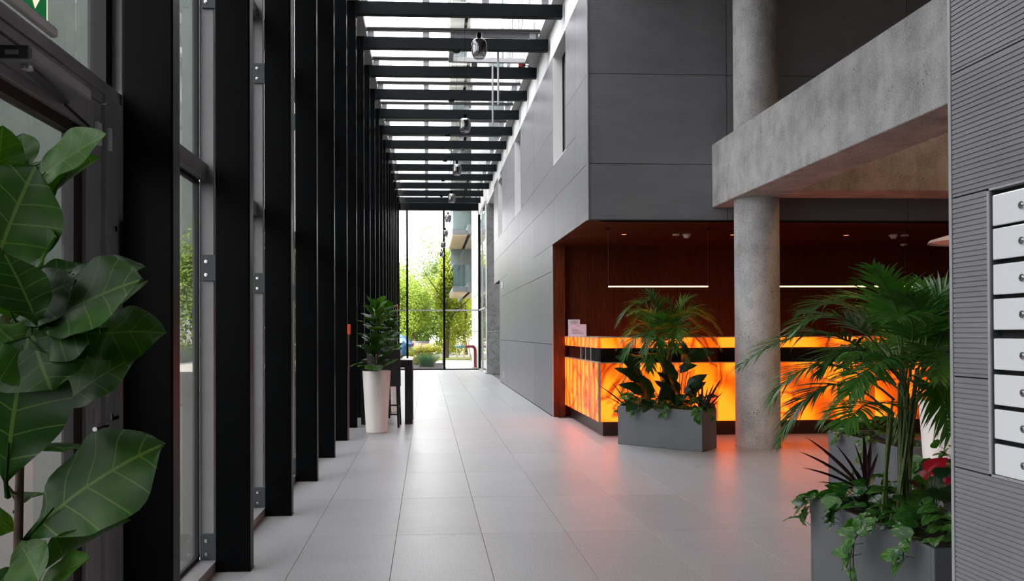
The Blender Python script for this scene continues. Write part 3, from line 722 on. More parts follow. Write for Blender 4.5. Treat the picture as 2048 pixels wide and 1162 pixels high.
# ================================================================== WALL AND ROOF FITTINGS
def at_z(x, y, X):
    d = fwd*F_PX + cr*(x-CX) - cu*(y-CY); return Vector((0, 0, EYE)) + d*(X/d.x)
p = at_z(1006, 571, XW)
t = thing('wall_sensor', 'small white sensor box high on the grey panelled wall', 'sensor', p)
bev(MB().box(-.05, 0, -.06, .06, -.09, .09).build('case', 'white_plastic', t), .01); MB().box(-.056, -.05, -.03, .03, -.07, -.01).build('lens', 'alu_light', t)
p = at_z(1008, 748.5, XW)
t = thing('wall_socket', 'white socket low on the grey panelled wall', 'socket', p)
bev(MB().box(-.012, 0, -.05, .05, -.08, .08).build('plate', 'white_plastic', t), .004); MB().box(-.014, -.012, -.025, .025, -.055, .055).build('insert', 'alu_light', t)
t = thing('alarm_sounder', 'red alarm sounder on top of a roof beam', 'alarm', (1.79, PY0+PIT*7+.03, 6.455))
bev(MB().box(-.04, .04, -.03, .03, .01, .17).build('lamp_body', 'red', t), .008); MB().box(-.045, .045, -.035, .035, 0, .012).build('base', 'black', t)
MB().tube([(.04, 0, .03), (.09, 0, .05), (.15, 0, .03), (.2, 0, .005)], .007, 6).build('cable', 'black', t)
def spindle(x, ytop, ybot, Y, label, knob):
    a = at(x, ytop, Y); b = at(x, ybot, Y)
    t = thing('vent_actuator', label, 'rod', (a.x, Y, b.z), 0, 'pale rods hanging from the roof vent')
    h = a.z-b.z
    MB().tube([(0, 0, .05), (0, 0, 6.525-b.z)], .017, 12).build('tube', 'alu_light', t)
    MB().lathe([(0, 0), (.008, .01), (.012, .05)], (0, 0, 0), 12).build('tip', 'steel', t)
    if knob: MB().tube([(-.045, 0, h*.86), (.045, 0, h*.86)], .018, 10).build('clamp', 'alu_light', t)
spindle(985, 112, 252, 14.38, 'pale rod with a clamp hanging lower under the roof vent', True)
spindle(996, 96, 214, 13.2, 'darker rod beside it ending higher under the roof vent', False)

# call points and conduits on the fins
def callpoint(k, z, label, mat, ht, wd):
    y = PY0+PIT*k+.05
    t = thing('call_point', label, 'call point', (-1.058, y, z))
    bev(MB().box(0, .035, -wd/2, wd/2, -ht/2, ht/2).build('case', mat, t), .006)
    MB().box(.035, .038, -wd*.3, wd*.3, -ht*.25, ht*.25).build('face_plate', mat, t)
    MB().tube([(.012, 0, -z+.004), (.012, 0, -ht/2)], .008, 8).build('conduit', 'conduit', t)
callpoint(4, 1.475, 'orange call point with a conduit on the sixth black fin', 'orange', .14, .09)
callpoint(16, 2.33, 'red call point on a far black fin beside the end glazing', 'red', .22, .09)
t = thing('cable_conduit', 'thin pinkish cable conduit running up the nearest black fin', 'conduit', (-1.083, 3.372, 0))
MB().tube([(0, 0, 0), (0, 0, 6.4)], .0075, 8).build('tube', 'conduit', t)
for z in (.62, 1.73, 2.42, 3.6): bx('clip', (-.013, .014, -.012, .011, z-.009, z+.009), 'alu_light', t)

# ---- letter boxes
t = thing('mailbox_unit', 'recessed bank of white letter boxes in the near ribbed wall', 'mailbox', (XW, 2.60, .878))
O = (XW, 2.60, .878)
y0, y1, z0, z1 = mbx
fr = MB(O).box(XW-.008, XW+.25, y1-.012, y1, z0, z1).box(XW-.008, XW+.25, y0, y0+.012, z0, z1).box(XW-.008, XW+.25, y0, y1, z0, z0+.008).box(XW-.008, XW+.25, y0, y1, z1-.008, z1)
fr.build('surround', 'alu_light', t)
MB(O).box(XW+.03, XW+.25, y0+.012, y1-.012, z0+.008, z1-.008).build('body', 'backing', t)
MB(O).box(XW-.002, XW+.04, y1-.018, y1-.012, z0+.008, z1-.008).build('inner_lining', 'bracket', t)
zz = [(391, 452.8), (458.3, 520.4), (529.8, 590.3), (598.5, 660), (676.6, 738.8), (748, 808.6), (817, 876), (885.6, 946.7)]
for a, b in zz:
    za, zb = at_z(1984, a, XW).z, at_z(1984, b, XW).z
    d = MB(O).box(XW-.002, XW+.016, y0+.02, y1-.02, zb, za).build('door', 'white_gloss', t); bev(d, .004)
    zm = za-(za-zb)*.52
    for (r_, d0, d1, mt) in ((.0135, -.002, -.008, 'steel'),):
        MB(O).tube([(XW+d0, 2.612, zm), (XW+d1, 2.612, zm)], r_, 20).tube([(XW+d1, 2.612, zm), (XW+d1-.004, 2.612, zm)], .008, 16).build('lock', mt, d)
    MB(O).box(XW-.0125, XW-.0119, 2.6105, 2.6135, zm-.005, zm+.005).build('keyhole', 'rubber', d)

# ---- exit sign, closer, contact at the door
t = thing('exit_sign', 'green lit exit sign above the glass door', 'sign', (-1.29, 2.37, 2.414))
O = (-1.29, 2.37, 2.414)
bev(MB(O).box(-1.292, -1.262, 2.13, 2.70, 2.438, 2.472).build('housing', 'white_plastic', t), .008)
MB(O).box(-1.292, -1.288, 2.14, 2.675, 2.472, 2.72).build('panel', 'exit_white', t)
MB(O).box(-1.288, -1.285, 2.147, 2.662, 2.478, 2.714).build('green_face', 'exit_green', t)
q = MB(O); X_ = -1.2835
def poly(pts): q.add([(X_, y, z) for y, z in pts], [tuple(range(len(pts)))])
poly([(2.583, 2.492), (2.626, 2.552), (2.6, 2.552), (2.6, 2.66), (2.566, 2.66), (2.566, 2.552), (2.54, 2.552)])
oy, oz = .2, -.08
poly([(2.14+.018*math.cos(a*.5236)+oy-.02, 2.745+.018*math.sin(a*.5236)+oz) for a in range(12)])
for P_ in ([(2.12, 2.72), (2.165, 2.72), (2.175, 2.66), (2.13, 2.65)], [(2.165, 2.72), (2.21, 2.68), (2.205, 2.668), (2.16, 2.70)], [(2.12, 2.72), (2.08, 2.68), (2.088, 2.67), (2.13, 2.70)],
           [(2.175, 2.66), (2.20, 2.61), (2.185, 2.605), (2.15, 2.655)], [(2.13, 2.65), (2.145, 2.655), (2.10, 2.60), (2.06, 2.60), (2.06, 2.612), (2.09, 2.614)], [(2.235, 2.575), (2.275, 2.575), (2.275, 2.775), (2.235, 2.775)]):
    poly([(y+oy, z+oz) for y, z in P_])
q.build('pictogram', 'exit_white', t)
t = thing('door_closer', 'grey overhead door closer with a folding arm above the glass door', 'door closer', (-1.25, 2.6, 2.257))
O = (-1.25, 2.6, 2.257)
bev(MB(O).box(-1.304, -1.203, 2.391, 2.811, 2.257, 2.301).build('body', 'alu', t), .003)
MB(O).box(-1.203, -1.199, 2.395, 2.806, 2.262, 2.292).build('cover_strip', 'alu_light', t)
MB(O).box(-1.30, -1.21, 2.388, 2.391, 2.26, 2.299).build('end_cap', 'bracket', t)
MB(O).box(-1.275, -1.235, 2.3868, 2.388, 2.271, 2.285).build('rating_label', 'alu_light', t)
a = MB(O).obox((-1.236, 2.44, 2.247), (-1.268, 2.76, 2.236), .03, .007).build('arm', 'bracket', t)
MB(O).tube([(-1.236, 2.44, 2.242), (-1.236, 2.44, 2.258)], .018, 12).build('pivot', 'steel', a)
MB(O).tube([(-1.268, 2.76, 2.232), (-1.268, 2.76, 2.249)], .007, 10).build('pin', 'steel', a)
MB(O).obox((-1.268, 2.76, 2.229), (-1.302, 3.03, 2.224), .008, .006).build('link_rod', 'rubber', t)
t = thing('door_contact', 'small white contact sensor at the top of the glass door edge', 'sensor', (-1.30, 3.12, 2.21))
O = (-1.30, 3.12, 2.21)
bev(MB(O).box(-1.306, -1.29, 3.085, 3.122, 2.17, 2.26).build('sensor', 'white_plastic', t), .003)
bev(MB(O).box(-1.288, -1.274, 3.16, 3.182, 2.165, 2.255).build('magnet', 'white_plastic', t), .003)

# ================================================================== TABLE, STOOLS
t = thing('bar_table', 'high black bar table beside the white pot', 'table', (-.63, 12.37, 0))
O = (-.63, 12.37, 0)
bev(MB(O).box(-1.03, -.231, 12.0, 12.75, .89, 1.004).build('table_top', 'table', t), .004)
for xa in (-1.03, -.351):
    for ya in (12.0, 12.63): bev(MB(O).box(xa, xa+.12, ya, ya+.12, 0, .89).build('leg', 'table', t), .004)
def stool(loc, rz, label):
    t = thing('bar_stool', label, 'stool', loc, rz, 'black leather bar stools')
    bev(MB().box(-.215, .215, -.2, .2, .70, .78).build('seat', 'leather', t), .025, 3)
    q = MB(); n = 8
    vs = []
    for i in range(n+1):
        x = -.25+.5*i/n; b = -.035*(1-(2*i/n-1)**2)
        for y, z in ((-.215+b, .62), (-.175+b, .62), (-.215+b-.02, 1.185), (-.255+b-.02, 1.185)): vs.append((x, y, z))
    fs = [(i*4+k, (i+1)*4+k, (i+1)*4+(k+1) % 4, i*4+(k+1) % 4) for i in range(n) for k in range(4)]+[(0, 1, 2, 3), (n*4+3, n*4+2, n*4+1, n*4)]
    q.add(vs, fs); bev(q.build('backrest', 'leather', t), .01)
    for x in (-.2, .2):
        MB().obox((x*1.07, -.215, 0), (x*.95, -.2, .72), .03, .03).build('leg', 'table', t)
        MB().obox((x*1.07, .2, 0), (x*.95, .18, .72), .03, .03).build('leg', 'table', t)
        MB().obox((x*1.02, -.21, .3), (x*1.02, .195, .3), .018, .025).build('stretcher', 'table', t)
    MB().obox((-.2, -.21, .2), (.2, -.21, .2), .018, .025).build('stretcher', 'table', t)
    MB().obox((-.2, .195, .3), (.2, .195, .3), .018, .025).build('footrest', 'table', t)
stool((-.64, 11.80, 0), -.04, 'black leather bar stool behind the white pot, its back to the camera')
stool((-.85, 13.12, 0), PI, 'black bar stool beyond the table, mostly hidden')

# ================================================================== PLANTS
def leaf_mesh(name, mat, prof, L=1., W=.5, droop=.25, fold=.2, wave=.02, nu=9, nv=4, curl=0., stalk=.0):
    """leaf along +x from the origin, up = +z; prof(t) -> half width factor"""
    vs = []; uv = []; rnd = random.Random(hash(name) % 1000)
    for i in range(nu+1):
        t_ = i/nu
        ang = -droop*t_
        x = L*(t_ if abs(droop) < 1e-4 else math.sin(droop*t_)/droop); z = L*(0 if abs(droop) < 1e-4 else -(1-math.cos(droop*t_))/droop)
        hw = prof(t_)*W/2
        for j in range(-nv, nv+1):
            s = j/nv; y = hw*s
            zz = z+abs(s)**1.3*hw*fold-(abs(s)**2)*hw*curl+wave*math.sin(t_*17+s*2.2)*abs(s)
            vs.append((x-abs(s)**2*hw*.12, y, zz)); uv.append((max(t_, 1e-4), .5+s*.5*max(prof(t_), .12)))
    w_ = 2*nv+1
    fs = [(i*w_+j, (i+1)*w_+j, (i+1)*w_+j+1, i*w_+j+1) for i in range(nu) for j in range(w_-1)]
    m = MB(); m.add(vs, fs, uv, True)
    if stalk: m.tube([(-stalk, 0, -stalk*.35), (0, 0, 0), (L*.3, 0, -.002)], [.02*L, .014*L, .006*L], 5, False)
    return m.mesh(name, mat)
def obovate(t): return (math.sin(PI*min(1, t**1.35))**.75)*(.72+.5*t) if 0 < t < 1 else .0
def ovate(t): return max(0, math.sin(PI*t**.72))**.9
def heart(t): return max(0, math.sin(PI*(t*.93+.07)**.62))**.85 if t < .999 else 0
def lance(t): return max(0, math.sin(PI*(t*.94+.06)**.7))**.7 if t < .999 else 0
def place(me, name, parent, loc, d, n, s=1., sy=None):
    x = Vector(d).normalized(); z = Vector(n); z = (z-x*z.dot(x))
    if z.length < 1e-3: z = Vector((0, 1, 0))-x*x.y
    z.normalize(); y = z.cross(x); sy = sy or s
    o = bpy.data.objects.new(name, me); COL.objects.link(o); o.parent = parent
    o.matrix_basis = Matrix(((x.x*s, y.x*sy, z.x*s, loc[0]), (x.y*s, y.y*sy, z.y*s, loc[1]), (x.z*s, y.z*sy, z.z*s, loc[2]), (0, 0, 0, 1)))
    return o
FIG = [leaf_mesh('fig_leaf_a', 'fig', obovate, 1, .66, .35, .16, .018, 20, 6, 0, .12), leaf_mesh('fig_leaf_b', 'fig', obovate, 1, .7, .7, .1, .028, 20, 6, .1, .12),
       leaf_mesh('fig_leaf_c', 'fig', obovate, 1, .62, -.25, .3, .022, 20, 6, 0, .12), leaf_mesh('fig_leaf_d', 'fig', obovate, 1, .6, .15, .75, .02, 20, 6, 0, .12)]
def tall_pot(t, h, rt, rb):
    MB().lathe([(rb*.96, 0), (rb, .012), None, (rb, .012), (rt, h-.004), (rt-.006, h), None, (rt-.006, h), (rt-.022, h-.002), None, (rt-.022, h-.002), (rt-.03, h-.12)], (0, 0, 0), 40).build('pot', 'pot', t)
    MB().lathe([(0, h-.05), (rt-.024, h-.055)], (0, 0, 0), 24).build('soil', 'soil', t)
# far figs
def fig_plant(name, label, loc, h, seed, n, top, group):
    rnd = random.Random(seed); t = thing(name, label, 'potted plant', loc, 0, group)
    tall_pot(t, h, .202, .152)
    MB().tube([(0, 0, h-.06), (.02, 0, h+top*.4), (-.01, .02, h+top*.95)], [.016, .013, .008], 8).build('trunk', 'bark', t)
    for i in range(n):
        f = (i+.5)/n; a = i*2.4+rnd.uniform(-.3, .3); el = rnd.uniform(.05, .5)+.5*f
        z = h+.02+top*f*.95
        s = rnd.uniform(.26, .35)*(1-.2*f)*(1.1 if f < .2 else 1)
        d = Vector((math.cos(a)*math.cos(el), math.sin(a)*math.cos(el), math.sin(el)))
        place(rnd.choice(FIG[:3]), 'leaf', t, (d.x*.035, d.y*.035, z), d, (0, 0, 1), s)
    return t
fg = 'fig trees in tall cream pots'
fig_plant('potted_fig', 'fiddle leaf fig in a tall cream pot before the bar stool', (-.728, 11.08, 0), .885, 3, 40, .96, fg)
fig_plant('potted_fig', 'fiddle leaf fig in a cream pot partly hidden behind the bar table', (-.69, 13.95, 0), .885, 9, 38, 1.0, fg)
# near fig with leaves set one by one
Yn = 1.8
base = Vector((-.95, Yn, 0))
t = thing('potted_fig', 'large fiddle leaf fig beside the glass door, nearest the camera', 'potted plant', base, 0, fg)
tall_pot(t, .78, .2, .15)
st = [at(34, 1250, Yn)-base, at(36, 1100, Yn)-base, at(40, 920, Yn)-base, at(52, 700, Yn+.02)-base, at(48, 480, Yn+.03)-base, at(60, 330, Yn+.03)-base]
MB().tube([(st[0].x, 0, .7)]+st, [.011, .0105, .01, .009, .008, .006, .003], 10).build('trunk', 'bark', t)
# (base x, y, dY) (tip x, y, dY) width factor, up normal, mesh
def upn(nx, ny, nz): return Vector((nx, ny, nz))
LV = [
 ((52, 385, .02), (176, 252, -.05), .95, (-.55, -.75, .5), 0),
 ((-10, 400, .0), (2, 258, -.02), .8, (.6, -.8, .2), 2),
 ((70, 420, .05), (184, 312, .12), .5, (-.3, -.2, 1), 3),
 ((-18, 560, -.02), (42, 350, -.14), 1.0, (.25, -1, .25), 0),
 ((62, 668, .0), (238, 538, -.1), .98, (-.45, -.75, .55), 0),
 ((100, 575, .08), (252, 486, .05), .7, (-.4, -.6, .7), 1),
 ((120, 690, .06), (290, 622, .0), .85, (-.2, -.75, .65), 1),
 ((150, 670, .12), (300, 585, .2), .6, (-.2, -.3, 1), 2),
 ((100, 830, .02), (242, 700, -.02), .78, (-.35, -.8, .55), 0),
 ((110, 750, .04), (205, 655, .05), .5, (-.2, -.4, .9), 3),
 ((60, 640, -.02), (70, 740, -.16), 1.3, (-.1, -.8, .6), 1),
 ((-30, 640, -.05), (100, 720, -.12), .9, (.3, -.7, .7), 1),
 ((12, 968, -.04), (30, 700, -.13), .95, (.1, -1, .1), 0),
 ((48, 1085, .02), (236, 862, -.06), .85, (-.5, -.8, .35), 1),
 ((55, 1160, .02), (240, 1035, .02), .5, (-.3, -.3, 1), 3),
 ((62, 1190, -.02), (150, 1108, -.08), .7, (-.3, -.5, .8), 0),
 ((30, 620, .1), (120, 500, .2), 1.0, (-.3, -.8, .5), 1),
 ((40, 600, .1), (-30, 470, .2), 1.0, (.3, -.8, .5), 1),
 ((50, 560, .12), (165, 545, .25), .8, (0, -.6, .8), 2),
 ((45, 800, .08), (150, 760, .25), .9, (0, -.6, .8), 1),
 ((40, 820, .1), (-60, 760, .25), .9, (0, -.6, .8), 1),
 ((42, 470, .05), (130, 330, .15), .9, (-.3, -.8, .4), 2),
 ((45, 900, .1), (130, 850, .3), .9, (0, -.7, .7), 1),
 ((36, 1060, .05), (-40, 1010, -.05), .9, (.2, -.7, .7), 1),
 ((36, 1130, .05), (-30, 1180, -.05), .9, (.2, -.7, .7), 1),
 ((36, 1010, .1), (100, 960, .3), .8, (0, -.7, .7), 0),
 ((36, 1200, .05), (120, 1170, .2), .9, (0, -.7, .7), 0),
 ((55, 690, -.03), (150, 640, -.12), .9, (-.2, -.8, .5), 1),
 ((45, 560, -.02), (128, 488, -.1), .95, (-.3, -.8, .5), 2),
 ((58, 345, .0), (40, 262, .02), .8, (.2, -.9, .3), 0),
 ((60, 340, .05), (120, 300, .15), .8, (0, -.7, .7), 1),
 ((40, 600, .04), (-40, 620, .1), 1.0, (.2, -.8, .5), 1),
 ((40, 880, .02), (-40, 900, .1), 1.0, (.2, -.8, .5), 1),
 ((78, 655, -.05), (22, 505, -.13), 1.15, (-.1, -.95, .3), 2),
 ((20, 650, .0), (95, 545, -.08), 1.0, (-.3, -.8, .4), 1),
 ((30, 640, -.03), (-25, 540, -.1), 1.0, (.2, -.9, .3), 0),
 ((36, 1080, .0), (90, 1165, -.1), .9, (-.2, -.8, .5), 2)]
for (bx_, by_, bd), (tx, ty, td), wf_, nn, mi in LV:
    a = at(bx_, by_, Yn+bd)-base; b = at(tx, ty, Yn+td)-base; d = b-a; s = d.length*1.06
    place(FIG[mi], 'leaf', t, a, d, nn, s, s*wf_*1.12)
# petioles join the leaves to the trunk
def on_trunk(z):
    for q, r in zip(st[:-1], st[1:]):
        if q.z <= z <= r.z: return q.lerp(r, (z-q.z)/(r.z-q.z))
    return st[0] if z < st[0].z else st[-1]
for (bx_, by_, bd), tp, wf_, nn, mi in LV:
    a = at(bx_, by_, Yn+bd)-base; q = on_trunk(a.z-.03)
    MB().tube([q, (q+a)/2+Vector((0, 0, -.008)), a], [.004, .0035, .003], 6, False).build('petiole', 'palm_stem', t)

# ---- planters
def planter(label, c, L_, W_, rz, group='grey box planters'):
    t = thing('planter', label, 'planter', (c[0], c[1], 0), rz, group)
    a, b, h, th = L_/2, W_/2, .49, .025
    q = MB().box(-a, a, -b, -b+th, 0, h).box(-a, a, b-th, b, 0, h).box(-a, -a+th, -b+th, b-th, 0, h).box(a-th, a, -b+th, b-th, 0, h).box(-a+th, a-th, -b+th, b-th, 0, .03)
    bev(q.build('box', 'planter', t), .006, 2)
    MB().box(-a+th, a-th, -b+th, b-th, .03, h-.05).build('soil', 'soil', t)
    return t
pm_c = Vector((2.988, 9.465, 0)); pm_a = math.atan2(-.744, .827)
planter('grey box planter standing askew before the glowing desk', pm_c, 1.11, .456, pm_a)
planter('grey box planter nearest the camera, beside the letter box wall', (2.385, 3.70), .456, 1.06, 0)
planter('grey box planter behind the big palm, second from the camera', (3.99, 6.50), .456, 1.06, 0)
planter('grey box planter set crosswise before the cream pot by the wall', (3.98, 5.2), 1.06, .456, 0)
t = thing('potted_palm', 'cream pot standing behind the crosswise planter by the wall', 'potted plant', (4.02, 5.72, 0))
tall_pot(t, .885, .202, .152)
for i in range(9):
    a = i*.7; d = Vector((math.cos(a)*.5, math.sin(a)*.5, .8)).normalized()
    place(FIG[i % 3], 'leaf', t, (d.x*.04, d.y*.04, .83+.03*i), d, (0, 0, 1), .26)

def bez(a, b, c, s): return a*(1-s)**2+b*2*s*(1-s)+c*s*s
def ctrl(a, m, c): return m*2-(a+c)*.5
def frond(parent, org, a, mid, c, n=26, ll=.3, wd=.017, rnd=random, start=.28, lift=.15):
    """palm frond: rachis a -> c through mid; leaflets on both sides"""
    a, mid, c = Vector(a), Vector(mid), Vector(c); k = ctrl(a, mid, c)
    pts = [bez(a, k, c, i/14)-org for i in range(15)]
    m = MB()
    for i in range(n):
        s = start+(1-start)*(i+.5)/n
        p = bez(a, k, c, s)-org; tg = (bez(a, k, c, min(1, s+.03))-bez(a, k, c, s-.03)).normalized()
        side = tg.cross(Vector((0, 0, 1)))
        if side.length < .05: side = Vector((1, 0, 0))
        side.normalize(); up = side.cross(tg).normalized()
        f = (s-start)/(1-start)
        l0 = ll*(.55+.9*math.sin(PI*min(1, f*.8+.15)))*.72*(1-.35*f)
        for sg in (-1, 1):
            l = l0*rnd.uniform(.88, 1.1); sw = math.radians(58-32*f+rnd.uniform(-6, 6))
            d = (tg*math.cos(sw)+side*sg*math.sin(sw)+up*(lift+rnd.uniform(-.1, .12))).normalized()
            wv = d.cross(up).normalized(); q = Vector(p); dd = Vector(d); vs = []; uv = []
            segs = 5; g = rnd.uniform(.5, 1.0)
            for j in range(segs+1):
                u = j/segs; w_ = wd*(.55+.45*math.sin(PI*min(1, u*1.1+.1)))*(1-u**3)
                vs += [q-wv*w_*.5+up*w_*.12, Vector(q), q+wv*w_*.5+up*w_*.12]; uv += [(u+.001, .1), (u+.001, .5), (u+.001, .9)]
                dd = (dd+Vector((0, 0, -1))*g*.16*(.5+u)).normalized(); q = q+dd*l/segs
            m.add(vs, [(j*3+e, j*3+3+e, j*3+4+e, j*3+1+e) for j in range(segs) for e in (0, 1)], uv, True)
    o = m.build('frond', 'palm', parent)
    MB().tube(pts, [.006*(1-.75*i/14) for i in range(15)], 6).build('rachis', 'palm_stem', o)
    return o
def palm(label, base, fronds, canes, Yd, ll, n, seed, h0, wd=.017):
    rnd = random.Random(seed); base = Vector(base)
    t = thing('areca_palm', label, 'palm', base, 0, 'areca palms in the planters')
    ends_ = []
    for fr_ in fronds:
        P = [at(q[0], q[1], q[2] if len(q) > 2 else Yd) for q in fr_]
        P[0].y = base.y+rnd.uniform(-.06, .06)
        frond(t, base, P[0], P[1], P[2], n, ll, wd, rnd); ends_.append(P[0])
    for i in range(canes):
        e = ends_[i % len(ends_)]-base+Vector((rnd.uniform(-.02, .02), 0, .01))
        r = rnd.uniform(.015, .075); a = rnd.uniform(0, 6.28); p = Vector((r*math.cos(a), r*math.sin(a), -.03))
        MB().tube([p, p.lerp(e, .5)+Vector((rnd.uniform(-.015, .015), rnd.uniform(-.015, .015), 0)), e], [.0075, .0065, .0055], 7).build('cane', 'palm_stem', t)
    return t
Yp = 3.75
palm('tall areca palm with many canes in the nearest planter', (2.36, Yp, .44),
     [((1795, 770), (1650, 668), (1478, 735)), ((1812, 720), (1797, 630), (1746, 535, 3.6)), ((1800, 760), (1690, 640), (1585, 668)),
      ((1805, 750), (1710, 622), (1612, 625, 4.0)), ((1790, 800), (1650, 730), (1545, 800)), ((1790, 830), (1660, 770), (1560, 880)),
      ((1830, 760), (1880, 640), (1950, 640)), ((1830, 740), (1860, 620), (1905, 570)), ((1815, 740), (1770, 620, 4.0), (1680, 600, 4.2)),
      ((1840, 800), (1890, 730), (1950, 810)), ((1790, 830), (1742, 806, 3.5), (1690, 850, 3.3)), ((1810, 760), (1750, 690, 4.1), (1690, 730, 4.4)),
      ((1820, 750), (1826, 650, 3.5), (1790, 640, 3.2)), ((1822, 740), (1850, 640, 3.9), (1845, 565, 4.1)), ((1815, 840), (1865, 770, 3.6), (1900, 870, 3.4)),
      ((1800, 770), (1720, 700), (1640, 745)), ((1810, 790), (1760, 730, 3.5), (1700, 790, 3.3)), ((1830, 780), (1870, 700, 3.6), (1880, 760, 3.3)),
      ((1818, 760), (1840, 680, 4.0), (1890, 690, 4.2)), ((1805, 800), (1740, 760, 3.9), (1650, 840, 4.0)), ((1830, 730), (1850, 650, 3.7), (1810, 590, 3.6)),
      ((1825, 760), (1880, 680, 3.8), (1890, 620, 4.0)), ((1812, 790), (1790, 720, 3.5), (1740, 740, 3.2))],
     22, Yp, .3, 30, 5, 1.2)
Ym = 9.47
palm('small areca palm in the planter before the glowing desk', (2.93, Ym, .44),
     [((1325, 735), (1290, 612), (1234, 650)), ((1325, 735), (1295, 650), (1236, 695)), ((1330, 730), (1318, 620), (1282, 612)), ((1335, 730), (1375, 622), (1440, 665)),
      ((1335, 735), (1385, 660), (1438, 695)), ((1330, 730), (1342, 630), (1325, 606)), ((1322, 760), (1275, 715), (1245, 785)), ((1330, 735), (1350, 655, 9.1), (1350, 700, 8.9)),
      ((1328, 735), (1308, 660, 9.1), (1290, 705, 8.9)), ((1335, 735), (1360, 640, 9.8), (1395, 650, 9.95)), ((1330, 750), (1305, 708, 9.1), (1300, 740, 8.9)),
      ((1328, 735), (1312, 640, 9.2), (1262, 628, 9.1)), ((1332, 735), (1352, 640, 9.2), (1408, 636, 9.1)), ((1335, 735), (1372, 668, 9.2), (1418, 720, 9.1)), ((1325, 735), (1285, 668, 9.2), (1244, 730, 9.1)), ((1330, 738), (1318, 672, 8.95), (1322, 715, 8.8)), ((1330, 738), (1345, 690, 9.0), (1375, 725, 8.9)), ((1330, 735), (1310, 615), (1300, 600)), ((1332, 735), (1362, 612), (1385, 628)),
      ((1325, 735), (1300, 640, 9.8), (1270, 640, 10.0)), ((1330, 735), (1330, 650, 9.2), (1350, 640, 9.0))],
     16, Ym, .32, 24, 8, 1.1, .022)
palm('areca palm in the second planter, behind the tall one', (4.0, 6.45, .44),
     [((1812, 800), (1750, 690), (1680, 720)), ((1812, 790), (1780, 650), (1730, 640)), ((1815, 790), (1860, 660), (1930, 680)), ((1815, 790), (1840, 650), (1870, 620)),
      ((1812, 800), (1800, 680, 6.1), (1770, 720, 5.9)), ((1815, 800), (1880, 720), (1940, 800)), ((1812, 790), (1820, 660, 6.7), (1800, 610, 6.9)), ((1812, 810), (1760, 760), (1700, 820))],
     10, 6.45, .34, 24, 12, 1.2, .022)

HEART = [leaf_mesh('pothos_leaf_a', 'pothos', heart, 1, .74, .5, .15, .02, 7, 3, 0, .5), leaf_mesh('pothos_leaf_b', 'pothos', heart, 1, .66, .9, .25, .03, 7, 3, 0, .5)]
def pothos(label, c, la, lb, rz, n, seed, size, spill, group='trailing pothos in the planters'):
    rnd = random.Random(seed); t = thing('pothos', label, 'plant', (c[0], c[1], .44), rz, group)
    for i in range(n):
        x, y = rnd.uniform(-la, la), rnd.uniform(-lb, lb); e = max(abs(x)/la, abs(y)/lb)
        a = math.atan2(y/lb, x/la)+rnd.uniform(-.9, .9); el = rnd.uniform(-.1, .9)*(1.1-e*.6)
        d = Vector((math.cos(a)*math.cos(el), math.sin(a)*math.cos(el), math.sin(el)))
        place(rnd.choice(HEART), 'leaf', t, (x, y, .04+rnd.uniform(0, .15)), d, (rnd.uniform(-.5, .5)+x/la*.9, rnd.uniform(-.5, .5)+y/lb*.9, .75), size*rnd.uniform(.7, 1.2))
    for i in range(n//2):
        u = rnd.uniform(-1, 1)
        if rnd.random() < la/(la+lb): x, y, o_ = u*la, rnd.choice((-1, 1))*lb, 0
        else: x, y, o_ = rnd.choice((-1, 1))*la, u*lb, 1
        ox, oy = (0, math.copysign(1, y)) if not o_ else (math.copysign(1, x), 0)
        place(rnd.choice(HEART), 'leaf', t, (x, y, .05+rnd.uniform(0, .05)), (ox+rnd.uniform(-.7, .7), oy+rnd.uniform(-.7, .7), rnd.uniform(-.2, .5)), (ox*.6, oy*.6, 1), size*rnd.uniform(.6, 1.05))
    for (x, y, dx, dy, ln) in spill:
        pts = []; p = Vector((x, y, .06)); d = Vector((dx, dy, .25))
        for i in range(7):
            pts.append(Vector(p)); p = p+d.normalized()*ln/6; d = d+Vector((-dx*.22, -dy*.22, -.42))
            if i > 0:
                dd = Vector((rnd.uniform(-1, 1)*abs(dy)+dx*.5, rnd.uniform(-1, 1)*abs(dx)+dy*.5, rnd.uniform(-.7, .3)))
                place(rnd.choice(HEART), 'leaf', t, pts[-1]+Vector((dx, dy, 0))*.015, dd, (dx, dy, .6), size*rnd.uniform(.7, 1.1))
        MB().tube(pts, .003, 5).build('vine', 'palm_stem', t)
    return t
pothos('green and yellow pothos trailing over the nearest planter', (2.385, 3.70), .17, .47, 0, 105, 21, .105,
       [(-.2, -.05, -1, .1, .22), (-.2, -.12, -1, -.2, .34), (-.2, -.18, -1, -.1, .42), (-.2, .42, -1, .4, .2), (-.18, .46, -.5, 1, .18), (-.2, .2, -1, 0, .14), (-.2, -.4, -1, 0, .16)])
pothos('small leaved pothos edging the planter before the glowing desk', pm_c, .51, .2, pm_a, 170, 22, .095,
       [(-.5, -.1, -1, -.2, .16), (.5, -.1, 1, -.2, .22), (.48, -.18, .4, -1, .2), (.1, -.2, 0, -1, .13), (-.3, -.2, 0, -1, .14)])
pothos('pothos spilling over the second planter behind the palm', (3.99, 6.50), .17, .47, 0, 50, 23, .1, [(-.2, -.2, -1, 0, .25), (-.2, .3, -1, 0, .12)])
pothos('pothos filling the crosswise planter by the cream pot', (3.98, 5.2), .45, .17, 0, 26, 24, .1, [(-.5, 0, -1, 0, .1)])

